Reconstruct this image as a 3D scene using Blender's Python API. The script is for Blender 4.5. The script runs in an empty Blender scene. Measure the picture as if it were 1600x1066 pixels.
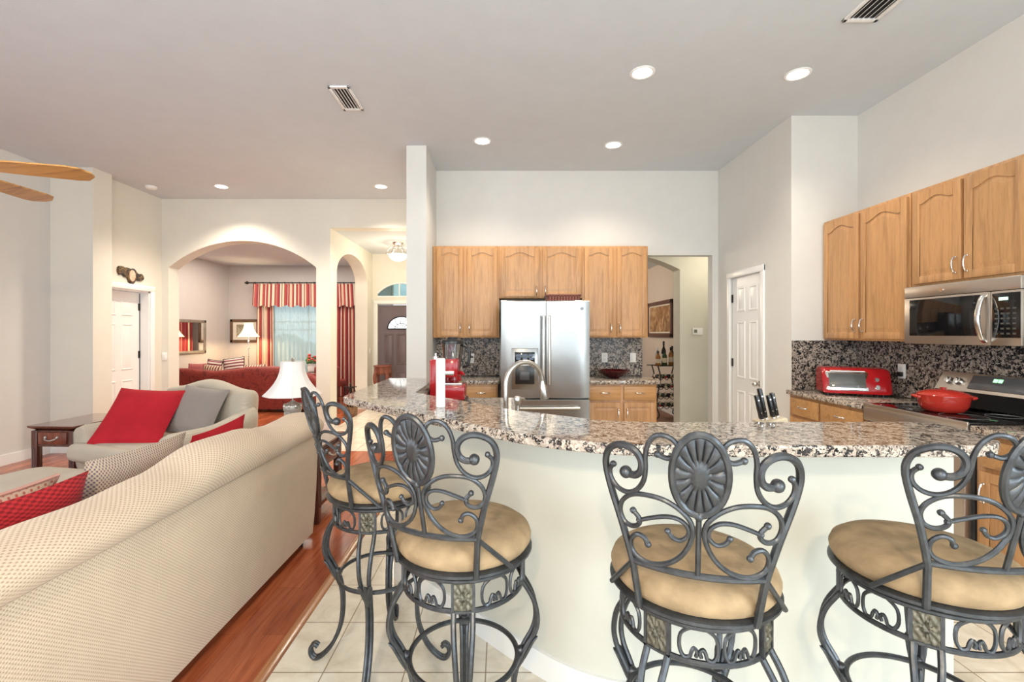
import bpy, bmesh, math, random
from mathutils import Matrix, Vector
random.seed(7)
S = bpy.context.scene
COL = S.collection
PI = math.pi
sin, cos, rad = math.sin, math.cos, math.radians

# ------------------------------------------------------------------ camera
H = 1.42                                   # eye height
FPX = 728.0                                # focal length in pixels of a 1600 wide frame
VPX, VPY = 783.0, 522.0
cam = bpy.data.cameras.new('camera'); camo = bpy.data.objects.new('camera', cam); COL.objects.link(camo)
cam.sensor_width = 36.0; cam.lens = FPX / 1600 * 36
cam.shift_x = (800 - VPX) / 1600; cam.shift_y = (VPY - 533) / 1600
cam.clip_start = 0.05; cam.clip_end = 200
camo.location = (0, 0, H); camo.rotation_euler = (PI / 2, 0, 0)
S.camera = camo
# ------------------------------------------------------------------ view, world, light
S.view_settings.view_transform = 'Standard'; S.view_settings.look = 'None'
S.view_settings.gamma = 1; S.view_settings.use_curve_mapping = False
S.view_settings.exposure = 0.84
S.cycles.use_denoising = True
S.cycles.max_bounces = 10; S.cycles.diffuse_bounces = 6; S.cycles.sample_clamp_indirect = 6
W = bpy.data.worlds.new('World'); S.world = W; W.use_nodes = True
W.node_tree.nodes['Background'].inputs[0].default_value = (0.80, 0.91, 1.0, 1)
W.node_tree.nodes['Background'].inputs[1].default_value = 1.0

def light(kind, name, loc, energy, color, rot=(0, 0, 0), **k):
    l = bpy.data.lights.new(name, kind); l.energy = energy; l.color = color
    for a, v in k.items(): setattr(l, a, v)
    o = bpy.data.objects.new(name, l); COL.objects.link(o); o.location = loc; o.rotation_euler = rot
    return o
DAY = (0.80, 0.92, 1.0); WARM = (1.0, 0.80, 0.56)
# daylight through the glass doors behind the camera, plus two added fill lights
light('AREA', 'daylight_glass_doors', (-0.6, -3.5, 1.45), 92, DAY, (PI / 2 + rad(8), 0, 0), shape='RECTANGLE', size=6.0, size_y=2.6)
light('AREA', 'daylight_side_fill', (3.1, -2.2, 1.6), 120, (0.72, 0.88, 1.0), (PI / 2, 0, PI / 2), shape='RECTANGLE', size=2.2, size_y=2.0)  # unseen fill added to brighten the sofa back and left wall
light('AREA', 'daylight_left_fill', (-5.2, -1.2, 1.35), 85, DAY, (PI / 2, 0, -PI / 2), shape='RECTANGLE', size=3.6, size_y=2.3)  # unseen low fill added for the left side and the stool metal
# chandelier over the breakfast table behind the camera
light('POINT', 'chandelier_light', (-0.35, -1.75, 2.65), 118, (1.0, 0.79, 0.52), shadow_soft_size=0.09)
# daylight at the sitting room window, entry lamp, rooms out of sight
light('AREA', 'daylight_sitting_window', (-4.45, 11.0, 1.5), 12, DAY, (-PI / 2, 0, 0), shape='RECTANGLE', size=1.8, size_y=1.7)
light('POINT', 'dining_light', (1.2, 9.0, 2.5), 34, (1.0, 0.82, 0.62), shadow_soft_size=0.15)
light('POINT', 'passage_light', (3.1, 6.2, 2.5), 7, (1.0, 0.88, 0.68), shadow_soft_size=0.1)
light('POINT', 'entry_light_glow', (-1.77, 8.0, 2.58), 16, (1.0, 0.85, 0.62), shadow_soft_size=0.1)
light('AREA', 'sitting_room_fill', (-4.4, 9.0, 2.96), 60, (1.0, 0.90, 0.78), (0, 0, 0), shape='RECTANGLE', size=2.6, size_y=1.8)  # unseen overhead panel added to lift the dark sitting room walls

# ------------------------------------------------------------------ materials
def new_mat(name):
    m = bpy.data.materials.new(name); m.use_nodes = True
    nt = m.node_tree; b = nt.nodes['Principled BSDF']
    return m, nt, b
def setp(b, color=None, rough=0.5, metal=0.0, spec=None, **k):
    if color is not None: b.inputs['Base Color'].default_value = (*color, 1)
    b.inputs['Roughness'].default_value = rough; b.inputs['Metallic'].default_value = metal
    if spec is not None: b.inputs['Specular IOR Level'].default_value = spec
    for n, v in k.items(): b.inputs[n.replace('_', ' ')].default_value = v
def coords(nt, kind='Object', scale=(1, 1, 1), loc=(0, 0, 0), rot=(0, 0, 0)):
    tc = nt.nodes.new('ShaderNodeTexCoord'); mp = nt.nodes.new('ShaderNodeMapping')
    mp.inputs['Scale'].default_value = scale; mp.inputs['Location'].default_value = loc; mp.inputs['Rotation'].default_value = rot
    nt.links.new(tc.outputs[kind], mp.inputs['Vector']); return mp.outputs['Vector']
def noise(nt, vec, scale, detail=4, rough=0.55, dist=0.0):
    n = nt.nodes.new('ShaderNodeTexNoise'); n.inputs['Scale'].default_value = scale; n.inputs['Detail'].default_value = detail
    n.inputs['Roughness'].default_value = rough; n.inputs['Distortion'].default_value = dist
    nt.links.new(vec, n.inputs['Vector']); return n
def ramp(nt, fac, stops, mode='LINEAR'):
    r = nt.nodes.new('ShaderNodeValToRGB'); r.color_ramp.interpolation = mode
    e = r.color_ramp.elements
    while len(e) > 1: e.remove(e[-1])
    e[0].position = stops[0][0]; e[0].color = (*stops[0][1], 1)
    for p, c in stops[1:]:
        x = e.new(p); x.color = (*c, 1)
    nt.links.new(fac, r.inputs['Fac']); return r.outputs['Color']
def bump(nt, b, height, strength=0.2, dist=0.01):
    n = nt.nodes.new('ShaderNodeBump'); n.inputs['Strength'].default_value = strength; n.inputs['Distance'].default_value = dist
    nt.links.new(height, n.inputs['Height']); nt.links.new(n.outputs['Normal'], b.inputs['Normal'])
def math_node(nt, op, a, b=None):
    n = nt.nodes.new('ShaderNodeMath'); n.operation = op
    for i, v in enumerate((a, b)):
        if v is None: continue
        if isinstance(v, (int, float)): n.inputs[i].default_value = v
        else: nt.links.new(v, n.inputs[i])
    return n.outputs[0]
def mixc(nt, fac, a, b, mode='MIX'):
    n = nt.nodes.new('ShaderNodeMix'); n.data_type = 'RGBA'; n.blend_type = mode
    if isinstance(fac, (int, float)): n.inputs[0].default_value = fac
    else: nt.links.new(fac, n.inputs[0])
    for i, v in ((6, a), (7, b)):
        if isinstance(v, tuple): n.inputs[i].default_value = (*v, 1)
        else: nt.links.new(v, n.inputs[i])
    return n.outputs[2]
def plain(name, color, rough=0.5, metal=0.0, var=0.06, vs=6.0, bmp=0.0, bs=60.0, **k):
    m, nt, b = new_mat(name); setp(b, color, rough, metal, **k)
    v = coords(nt)
    if var:
        n = noise(nt, v, vs, 3)
        lo = tuple(c * (1 - var) for c in color); hi = tuple(min(1, c * (1 + var)) for c in color)
        nt.links.new(ramp(nt, n.outputs['Fac'], [(0.3, lo), (0.7, hi)]), b.inputs['Base Color'])
    if bmp:
        n2 = noise(nt, v, bs, 3); bump(nt, b, n2.outputs['Fac'], bmp, 0.004)
    return m
def emis(name, color, strength):
    m, nt, b = new_mat(name); setp(b, (0.8, 0.8, 0.8), 0.5)
    b.inputs['Emission Color'].default_value = (*color, 1); b.inputs['Emission Strength'].default_value = strength
    return m
def wood(name, dark, light_, axis='Z', scale=1.0, rough=0.38, coat=0.0):
    m, nt, b = new_mat(name); setp(b, light_, rough)
    s = {'Z': (14, 14, 0.9), 'X': (0.9, 14, 14), 'Y': (14, 0.9, 14)}[axis]
    v = coords(nt, scale=tuple(x * scale for x in s))
    n = noise(nt, v, 1.6, 5, 0.6, 0.9)
    v2 = coords(nt, scale=tuple(x * scale * 5 for x in s)); n2 = noise(nt, v2, 2.0, 3, 0.7)
    c = ramp(nt, n.outputs['Fac'], [(0.30, dark), (0.52, light_), (0.72, tuple(min(1, x * 1.08) for x in light_))])
    c2 = ramp(nt, n2.outputs['Fac'], [(0.35, (0.78, 0.74, 0.70)), (0.55, (1, 1, 1))])
    nt.links.new(mixc(nt, 0.6, c, c2, 'MULTIPLY'), b.inputs['Base Color'])
    bump(nt, b, n2.outputs['Fac'], 0.08, 0.002)
    if coat: b.inputs['Coat Weight'].default_value = coat; b.inputs['Coat Roughness'].default_value = 0.12
    return m
def granite(name, scale, stops, rough=0.06, spec=None):
    m, nt, b = new_mat(name); setp(b, (0.4, 0.35, 0.3), rough, spec=spec)
    v = coords(nt)
    n0 = noise(nt, v, scale * 0.7, 3)
    mx = mixc(nt, 0.03, v, n0.outputs['Color'], 'LINEAR_LIGHT')
    vo = nt.nodes.new('ShaderNodeTexVoronoi'); vo.inputs['Scale'].default_value = scale
    nt.links.new(mx, vo.inputs['Vector'])
    sp = nt.nodes.new('ShaderNodeSeparateColor'); nt.links.new(vo.outputs['Color'], sp.inputs[0])
    n1 = noise(nt, v, scale * 0.30, 3, 0.6)
    f = math_node(nt, 'ADD', math_node(nt, 'MULTIPLY', sp.outputs[0], 0.55), math_node(nt, 'MULTIPLY', n1.outputs['Fac'], 0.45))
    c = ramp(nt, f, stops, 'LINEAR')
    n2 = noise(nt, v, scale * 2.5, 2)
    c = mixc(nt, 0.35, c, ramp(nt, n2.outputs['Fac'], [(0.35, (0.6, 0.57, 0.55)), (0.65, (1.1, 1.1, 1.1))]), 'MULTIPLY')
    nt.links.new(c, b.inputs['Base Color']); return m
BLK = (0.012, 0.012, 0.014)
GRANITE = granite('granite_beige', 92, [(0.31, BLK), (0.39, (0.09, 0.075, 0.068)), (0.44, (0.36, 0.29, 0.24)), (0.60, (0.50, 0.42, 0.35)), (0.75, (0.62, 0.56, 0.48))])
GRANITE_D = granite('granite_backsplash', 78, [(0.38, BLK), (0.46, (0.05, 0.045, 0.045)), (0.51, (0.25, 0.21, 0.18)), (0.62, (0.36, 0.305, 0.26)), (0.78, (0.50, 0.44, 0.38))], 0.22, 0.2)
PAINT = plain('paint_greige', (0.64, 0.628, 0.598), 0.62, var=0.015, bmp=0.05, bs=140)
PAINT_L = plain('paint_cream', (0.70, 0.675, 0.60), 0.6, var=0.015, bmp=0.05, bs=140)
PAINT_BAR = plain('paint_bar_wall', (0.60, 0.585, 0.51), 0.55, var=0.015, bmp=0.04, bs=140)
PAINT_SIT = plain('paint_sitting_room', (0.49, 0.455, 0.435), 0.65, var=0.015, bmp=0.04, bs=140)
PAINT_DIN = plain('paint_dining', (0.60, 0.52, 0.45), 0.65, var=0.015)
CEIL = plain('ceiling_paint', (0.61, 0.65, 0.69), 0.8, var=0.02, bmp=0.25, bs=110)
WHITE = plain('white_enamel', (0.80, 0.80, 0.79), 0.32, var=0.01)
WHITE_P = plain('white_plastic', (0.82, 0.82, 0.80), 0.4, var=0.01)
OAK = wood('oak_cabinet', (0.36, 0.19, 0.082), (0.50, 0.272, 0.118), 'Z')
OAK_H = wood('oak_horizontal', (0.36, 0.19, 0.075), (0.50, 0.272, 0.11), 'X')
CHERRY = wood('dark_cherry', (0.045, 0.012, 0.008), (0.10, 0.028, 0.016), 'Z', 1.0, 0.25, 0.4)
CHERRY_T = wood('dark_cherry_top', (0.06, 0.02, 0.012), (0.13, 0.045, 0.028), 'Y', 1.0, 0.15, 0.6)
FANWOOD = wood('fan_oak', (0.30, 0.13, 0.03), (0.55, 0.28, 0.08), 'X', 1.0, 0.3, 0.3)
RACKWOOD = wood('carved_mahogany', (0.09, 0.022, 0.012), (0.20, 0.055, 0.03), 'Z', 1.0, 0.3)
NICKEL = plain('brushed_nickel', (0.62, 0.60, 0.56), 0.25, 1.0, var=0.04)
CHROME = plain('bright_nickel', (0.75, 0.73, 0.70), 0.18, 1.0, var=0.02)
BLACK = plain('black_plastic', (0.012, 0.012, 0.013), 0.3, var=0.02)
GLASSBLK = plain('black_glass', (0.006, 0.006, 0.007), 0.04, var=0.0)
IRON = plain('pewter_iron', (0.072, 0.076, 0.082), 0.36, 0.75, var=0.25, vs=35, bmp=0.25, bs=90)
PLAQUE = plain('antique_bronze', (0.13, 0.12, 0.09), 0.42, 0.7, var=0.3, vs=40, bmp=0.3, bs=120)
BLKIRON = plain('black_iron', (0.02, 0.018, 0.016), 0.4, 0.5, var=0.1)
RED_GLOSS = plain('red_enamel', (0.36, 0.010, 0.014), 0.16, var=0.05)
RED_POT = plain('red_pot_enamel', (0.42, 0.030, 0.020), 0.13, var=0.05)
def stainless(name, col, rough=0.24):
    m, nt, b = new_mat(name); setp(b, col, rough, 0.95)
    v = coords(nt, scale=(1.2, 1.2, 0.8)); n = noise(nt, v, 2.2, 2); bump(nt, b, n.outputs['Fac'], 0.12, 0.05)
    return m
STEEL = stainless('stainless_steel', (0.31, 0.308, 0.30), 0.27)
STEEL_W = stainless('stainless_warm', (0.52, 0.47, 0.42), 0.34)
def tile_floor():
    m, nt, b = new_mat('ceramic_tile'); setp(b, (0.6, 0.55, 0.45), 0.16)
    v = coords(nt, loc=(0.065, -1.954, 0))
    br = nt.nodes.new('ShaderNodeTexBrick'); br.offset = 0; br.squash = 1
    for k, x in (('Scale', 1.0), ('Brick Width', .3405), ('Row Height', .3405), ('Mortar Size', .0028), ('Mortar Smooth', .2), ('Bias', 0.0)): br.inputs[k].default_value = x
    br.inputs['Color1'].default_value = (0.97, 0.97, 0.97, 1); br.inputs['Color2'].default_value = (1.03, 1.03, 1.03, 1); br.inputs['Mortar'].default_value = (0.42, 0.36, 0.30, 1)
    nt.links.new(v, br.inputs['Vector'])
    n = noise(nt, coords(nt), 7.0, 6, 0.6, 0.8)
    c = ramp(nt, n.outputs['Fac'], [(0.30, (0.60, 0.54, 0.43)), (0.50, (0.72, 0.66, 0.55)), (0.70, (0.79, 0.75, 0.65))])
    nt.links.new(mixc(nt, 1.0, c, br.outputs['Color'], 'MULTIPLY'), b.inputs['Base Color'])
    bump(nt, b, math_node(nt, 'SUBTRACT', 1.0, br.outputs['Fac']), 0.4, 0.003); return m
def plank_floor():
    m, nt, b = new_mat('cherry_plank'); setp(b, (0.3, 0.1, 0.04), 0.20)
    v = coords(nt, rot=(0, 0, PI / 2))
    br = nt.nodes.new('ShaderNodeTexBrick'); br.offset = 0.37
    for k, x in (('Scale', 1.0), ('Brick Width', 1.1), ('Row Height', .125), ('Mortar Size', .0008), ('Mortar Smooth', .1), ('Bias', 0.0)): br.inputs[k].default_value = x
    br.inputs['Color1'].default_value = (0.72, 0.66, 0.66, 1); br.inputs['Color2'].default_value = (1.1, 1.1, 1.1, 1); br.inputs['Mortar'].default_value = (0.35, 0.3, 0.3, 1)
    nt.links.new(v, br.inputs['Vector'])
    n = noise(nt, coords(nt, scale=(26, 1.6, 1)), 1.5, 5, 0.6, 0.6)
    c = ramp(nt, n.outputs['Fac'], [(0.28, (0.23, 0.050, 0.020)), (0.5, (0.38, 0.098, 0.038)), (0.72, (0.48, 0.145, 0.060))])
    nt.links.new(mixc(nt, 1.0, c, br.outputs['Color'], 'MULTIPLY'), b.inputs['Base Color']); return m
TILE = tile_floor(); PLANK = plank_floor()
DIN_FLOOR = plain('dining_carpet', (0.25, 0.13, 0.09), 0.9, var=0.2, vs=20)
def woven(name, base, dot, du=0.0105, dv=0.0105, kind='UV', strength=0.5, lo=0.25, hi=0.75, rough=0.85):
    m, nt, b = new_mat(name); setp(b, base, rough, spec=0.2)
    v = coords(nt, kind, scale=(2 * PI / du, 2 * PI / dv, 2 * PI / dv))
    sp = nt.nodes.new('ShaderNodeSeparateXYZ'); nt.links.new(v, sp.inputs[0])
    sx = math_node(nt, 'SINE', sp.outputs[0]); sy = math_node(nt, 'SINE', sp.outputs[1])
    p = math_node(nt, 'MULTIPLY', sx, sy)
    if kind == 'Object':
        p = math_node(nt, 'ADD', p, math_node(nt, 'MULTIPLY', sx, math_node(nt, 'SINE', sp.outputs[2])))
    f = math_node(nt, 'ADD', math_node(nt, 'MULTIPLY', p, 0.5), 0.5)
    n = noise(nt, coords(nt), 3.0, 3)
    c = ramp(nt, f, [(lo, dot), (hi, base)])
    c = mixc(nt, strength, base, c) if strength < 1 else c
    c = mixc(nt, 1.0, c, ramp(nt, n.outputs['Fac'], [(0.3, (0.92, 0.91, 0.90)), (0.7, (1.04, 1.04, 1.04))]), 'MULTIPLY')
    nt.links.new(c, b.inputs['Base Color']); bump(nt, b, f, 0.35, 0.003)
    b.inputs['Sheen Weight'].default_value = 0.15; return m
SOFA_F = woven('sofa_dotted_weave', (0.66, 0.525, 0.39), (0.36, 0.25, 0.155), .0150, .0122, strength=0.85, lo=0.08, hi=0.50)
CHAIR_F = woven('chair_fine_weave', (0.56, 0.51, 0.42), (0.42, 0.36, 0.28), .007, .007, 'Object', 1.0)
RED_RIB = woven('red_ribbed_fabric', (0.52, 0.020, 0.026), (0.22, 0.005, 0.009), .034, .013, 'UV', 1.0)
RED_VEL = plain('red_velvet', (0.42, 0.016, 0.026), 0.8, var=0.12, vs=5, bmp=0.2, bs=80, spec=0.15)
RED_DAM = None
PLAID = woven('tan_blue_plaid', (0.58, 0.46, 0.33), (0.16, 0.11, 0.16), .013, .018, 'UV', 1.0, 0.15, 0.6)
GREY_W = woven('grey_tweed', (0.36, 0.31, 0.27), (0.17, 0.15, 0.15), .012, .012, 'UV', 1.0)
PINKPAT = woven('pink_cream_pattern', (0.62, 0.46, 0.34), (0.46, 0.14, 0.11), .026, .022, 'UV', 1.0, 0.2, 0.4)
SUEDE = plain('tan_suede', (0.315, 0.22, 0.125), 0.8, var=0.3, vs=11, bmp=0.25, bs=140, spec=0.2)
def damask(name, a, c_):
    m, nt, b = new_mat(name); setp(b, a, 0.6)
    n = noise(nt, coords(nt), 7.0, 4, 0.5, 2.6)
    nt.links.new(ramp(nt, n.outputs['Fac'], [(0.40, tuple(x * .8 for x in a)), (0.47, c_), (0.53, a), (0.58, c_), (0.66, a)]), b.inputs['Base Color']); return m
RED_DAM = damask('red_damask', (0.155, 0.013, 0.010), (0.26, 0.030, 0.017))
def stripes(name, cols, width, kind='Object', axis=0, rough=0.6):
    m, nt, b = new_mat(name); setp(b, cols[0], rough)
    v = coords(nt, kind, scale=(1 / width,) * 3)
    sp = nt.nodes.new('ShaderNodeSeparateXYZ'); nt.links.new(v, sp.inputs[0])
    f = math_node(nt, 'FRACT', sp.outputs[axis])
    n = len(cols)
    nt.links.new(ramp(nt, f, [(i / n, c) for i, c in enumerate(cols)], 'CONSTANT'), b.inputs['Base Color']); return m
DRAPE = stripes('striped_drape', [(0.26, 0.025, 0.03), (0.60, 0.49, 0.34), (0.34, 0.05, 0.045), (0.22, 0.02, 0.03), (0.62, 0.54, 0.42)], 0.26, 'UV')
STRIPE_P = stripes('striped_cushion', [(0.14, 0.03, 0.02), (0.60, 0.46, 0.32)], 0.05, 'UV')
STRIPE_W = stripes('striped_pale_cushion', [(0.22, 0.04, 0.06), (0.68, 0.60, 0.50)], 0.06, 'UV', 1)
def sheer():
    m, nt, b = new_mat('sheer_voile'); nt.nodes.remove(b)
    t = nt.nodes.new('ShaderNodeBsdfTransparent'); t.inputs[0].default_value = (0.70, 0.76, 0.75, 1)
    d = nt.nodes.new('ShaderNodeBsdfTranslucent'); d.inputs[0].default_value = (0.78, 0.83, 0.82, 1)
    d2 = nt.nodes.new('ShaderNodeBsdfDiffuse'); d2.inputs[0].default_value = (0.76, 0.82, 0.81, 1)
    m1 = nt.nodes.new('ShaderNodeMixShader'); m1.inputs[0].default_value = 0.5
    nt.links.new(d.outputs[0], m1.inputs[1]); nt.links.new(d2.outputs[0], m1.inputs[2])
    m2 = nt.nodes.new('ShaderNodeMixShader'); m2.inputs[0].default_value = 0.5
    nt.links.new(t.outputs[0], m2.inputs[1]); nt.links.new(m1.outputs[0], m2.inputs[2])
    nt.links.new(m2.outputs[0], nt.nodes['Material Output'].inputs[0]); return m
SHEER = sheer()
def glass(name, tint=(1, 1, 1), rough=0.0, alpha=0.15):
    m, nt, b = new_mat(name); nt.nodes.remove(b)
    t = nt.nodes.new('ShaderNodeBsdfTransparent'); t.inputs[0].default_value = (*tint, 1)
    g = nt.nodes.new('ShaderNodeBsdfGlossy'); g.inputs[0].default_value = (0.9, 0.95, 1, 1); g.inputs['Roughness'].default_value = max(rough, .03)
    fr = nt.nodes.new('ShaderNodeFresnel'); fr.inputs[0].default_value = 1.45
    mx = nt.nodes.new('ShaderNodeMixShader')
    nt.links.new(math_node(nt, 'ADD', fr.outputs[0], alpha * 0.4), mx.inputs[0]); nt.links.new(t.outputs[0], mx.inputs[1]); nt.links.new(g.outputs[0], mx.inputs[2])
    nt.links.new(mx.outputs[0], nt.nodes['Material Output'].inputs[0]); return m
GLASS = glass('clear_glass', (0.93, 0.97, 0.98))
GLASS_G = glass('green_tint_glass', (0.50, 0.62, 0.60))
def frosted(name, col):
    m, nt, b = new_mat(name); setp(b, col, 0.5, Transmission_Weight=0.6); return m
LEADED = frosted('leaded_glass', (0.75, 0.90, 0.95))
MIRROR = plain('mirror_glass', (0.86, 0.88, 0.90), 0.02, 1.0, var=0.0)
SHADE = plain('lamp_shade_fabric', (0.80, 0.76, 0.73), 0.8, var=0.02, bmp=0.1, bs=200, spec=0.1)
def lit_shade():
    m, nt, b = new_mat('lit_lamp_shade'); setp(b, (0.85, 0.72, 0.50), 0.8)
    b.inputs['Emission Color'].default_value = (1.0, 0.72, 0.38, 1); b.inputs['Emission Strength'].default_value = 1.1; return m
LITSHADE = lit_shade()
BULB = emis('recessed_lens', (1.0, 0.95, 0.86), 9.0)
BOWL_LIT = emis('lit_alabaster', (1.0, 0.86, 0.66), 2.2)
SILVER = plain('aged_silver_leaf', (0.50, 0.48, 0.44), 0.38, 0.6, var=0.3, vs=30, bmp=0.4, bs=50)
MAUVE = plain('mauve_door_paint', (0.135, 0.098, 0.105), 0.4, var=0.04)
GOLDFR = plain('gilt_frame', (0.25, 0.17, 0.08), 0.45, 0.3, var=0.2)
BROWNFR = plain('brown_frame', (0.09, 0.03, 0.018), 0.35, var=0.2)
MAT = plain('picture_mat', (0.70, 0.64, 0.54), 0.8, var=0.02)
def painting(name, stops, scale=6, dist=1.2):
    m, nt, b = new_mat(name); setp(b, stops[0][1], 0.4)
    n = noise(nt, coords(nt), scale, 5, 0.6, dist)
    nt.links.new(ramp(nt, n.outputs['Fac'], stops), b.inputs['Base Color']); return m
ART_S = painting('landscape_print', [(0.3, (0.10, 0.10, 0.06)), (0.5, (0.32, 0.28, 0.18)), (0.7, (0.55, 0.50, 0.38))])
ART_D = painting('sepia_painting', [(0.3, (0.10, 0.035, 0.012)), (0.48, (0.32, 0.16, 0.06)), (0.62, (0.52, 0.33, 0.16)), (0.75, (0.62, 0.45, 0.27))], 5)
WICKER = woven('wicker_red_brown', (0.30, 0.12, 0.09), (0.09, 0.03, 0.025), .03, .02, 'Object', 1.0)
WICKER_T = woven('wicker_tan', (0.34, 0.20, 0.11), (0.10, 0.05, 0.03), .03, .02, 'Object', 1.0)
BOWLGLASS = plain('garnet_glaze', (0.055, 0.006, 0.008), 0.1, var=0.3, vs=14)
PAPER = plain('white_tower_plastic', (0.86, 0.86, 0.86), 0.35, var=0.01)
KNIFEBLK = wood('pale_block_wood', (0.50, 0.40, 0.27), (0.66, 0.56, 0.40), 'Z')
GREEN_B = plain('green_bottle_glass', (0.02, 0.05, 0.015), 0.08, var=0.1)
DARK_B = plain('dark_bottle_glass', (0.012, 0.006, 0.005), 0.08, var=0.1)
AMBER_B = plain('amber_bottle_glass', (0.30, 0.13, 0.03), 0.1, var=0.1)
CLEAR_B = plain('pale_bottle_glass', (0.45, 0.47, 0.42), 0.1, var=0.1)
LABEL_P = plain('bottle_label', (0.62, 0.55, 0.42), 0.6, var=0.1)
LEAFG = plain('leaf_green', (0.06, 0.16, 0.04), 0.5, var=0.3)
PETAL = plain('red_petal', (0.55, 0.06, 0.05), 0.6, var=0.2)
DISP = emis('green_display', (0.15, 0.9, 0.25), 1.2)
DISP_T = emis('teal_display', (0.15, 0.75, 0.5), 0.7)
PLAQUE_D = painting('plaque_colours', [(0.40, (0.008, 0.005, 0.004)), (0.50, (0.030, 0.010, 0.006)), (0.56, (0.20, 0.12, 0.03)), (0.62, (0.010, 0.006, 0.004))], 11, 1.5)
PLAQUE_C = painting('plaque_centre', [(0.35, (0.62, 0.24, 0.10)), (0.5, (0.72, 0.62, 0.48)), (0.65, (0.55, 0.20, 0.08))], 30)

# ------------------------------------------------------------------ mesh helpers
class MB:
    def __init__(s, M=None):
        s.v = []; s.f = []; s.uv = []; s.sm = []; s.M = M or Matrix()
    def add(s, verts, faces, uvs=None, smooth=True):
        o = len(s.v); s.v += [s.M @ Vector(p) for p in verts]
        for i, f in enumerate(faces):
            s.f.append(tuple(o + k for k in f)); s.sm.append(smooth)
            s.uv.append(uvs[i] if uvs else None)
        return s
    def box(s, x0, x1, y0, y1, z0, z1, b=0.0, seg=2):
        if b <= 0:
            v = [(x, y, z) for z in (z0, z1) for y in (y0, y1) for x in (x0, x1)]
            return s.add(v, [(0, 2, 3, 1), (4, 5, 7, 6), (0, 1, 5, 4), (2, 6, 7, 3), (0, 4, 6, 2), (1, 3, 7, 5)], smooth=False)
        bm = bmesh.new(); bmesh.ops.create_cube(bm, size=1)
        for v in bm.verts: v.co = Vector(((x0 + x1) / 2 + v.co.x * (x1 - x0), (y0 + y1) / 2 + v.co.y * (y1 - y0), (z0 + z1) / 2 + v.co.z * (z1 - z0)))
        b = min(b, abs(x1 - x0) * .49, abs(y1 - y0) * .49, abs(z1 - z0) * .49)
        bmesh.ops.bevel(bm, geom=bm.edges[:], offset=b, segments=seg, profile=0.5, affect='EDGES')
        bm.verts.index_update()
        s.add([v.co.copy() for v in bm.verts], [[v.index for v in f.verts] for f in bm.faces]); bm.free(); return s
    def prism(s, poly, z0, z1, ch=0.0):
        n = len(poly)
        if ch: 
            cx = sum(p[0] for p in poly) / n; cy = sum(p[1] for p in poly) / n
            top = []
            for p in poly:
                d = Vector((p[0] - cx, p[1] - cy)); l = d.length
                k = (l - ch) / l; top.append((cx + d.x * k, cy + d.y * k))
        else: top = poly
        v = [(p[0], p[1], z0) for p in poly] + [(p[0], p[1], z1) for p in top]
        f = [tuple(range(n - 1, -1, -1)), tuple(range(n, 2 * n))] + [(i, (i + 1) % n, n + (i + 1) % n, n + i) for i in range(n)]
        return s.add(v, f, smooth=False)
    def lathe(s, prof, n=32, c=(0, 0, 0), sx=1.0, sy=1.0, lobes=0, amp=0.0, caps=True):
        v = []; f = []
        m = len(prof)
        for r, z in prof:
            for i in range(n):
                a = 2 * PI * i / n
                rr = r * (1 + (amp * cos(lobes * a) if lobes else 0))
                v.append((c[0] + rr * cos(a) * sx, c[1] + rr * sin(a) * sy, c[2] + z))
        for j in range(m - 1):
            for i in range(n):
                f.append((j * n + i, j * n + (i + 1) % n, (j + 1) * n + (i + 1) % n, (j + 1) * n + i))
        if caps and prof[0][0] > 1e-6: f.append(tuple(range(n - 1, -1, -1)))
        if caps and prof[-1][0] > 1e-6: f.append(tuple((m - 1) * n + i for i in range(n)))
        return s.add(v, f)
    def cyl(s, p0, p1, r, n=16, r1=None):
        return s.tube([p0, p1], [r, r if r1 is None else r1], n)
    def tube(s, pts, r, n=8, closed=False, flat=1.0, up=None):
        P = [Vector(p) for p in pts]; m = len(P)
        R = r if isinstance(r, (list, tuple)) else [r] * m
        T = []
        for i in range(m):
            a = P[(i - 1) % m] if (closed or i > 0) else P[i]
            b = P[(i + 1) % m] if (closed or i < m - 1) else P[i]
            t = (b - a); T.append(t.normalized() if t.length > 1e-9 else Vector((0, 0, 1)))
        nrm = Vector(up) if up else (Vector((0, 0, 1)) if abs(T[0].z) < .9 else Vector((1, 0, 0)))
        v = []; f = []
        for i in range(m):
            nrm = (Vector(up) if up else nrm)
            nrm = nrm - T[i] * nrm.dot(T[i])
            nrm = nrm.normalized() if nrm.length > 1e-6 else T[i].orthogonal().normalized()
            bn = T[i].cross(nrm)
            for k in range(n):
                a = 2 * PI * k / n + PI / n
                v.append(P[i] + nrm * (R[i] * cos(a) * flat) + bn * (R[i] * sin(a)))
        for i in range(m if closed else m - 1):
            j = (i + 1) % m
            for k in range(n): f.append((i * n + k, i * n + (k + 1) % n, j * n + (k + 1) % n, j * n + k))
        if not closed: f += [tuple(range(n - 1, -1, -1)), tuple((m - 1) * n + k for k in range(n))]
        return s.add(v, f)
    def loft(s, loops, ring=True, caps=True, uv=None):
        n = len(loops[0]); m = len(loops); v = [p for l in loops for p in l]; f = []; U = [] if uv else None
        for j in range(m - 1):
            for i in range(n if ring else n - 1):
                k = (i + 1) % n
                f.append((j * n + i, j * n + k, (j + 1) * n + k, (j + 1) * n + i))
                if uv: U.append([uv(j, i), uv(j, i + 1), uv(j + 1, i + 1), uv(j + 1, i)])
        if caps and ring:
            f += [tuple(range(n - 1, -1, -1)), tuple((m - 1) * n + i for i in range(n))]
            if uv: U += [None, None]
        return s.add(v, f, U)
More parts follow.
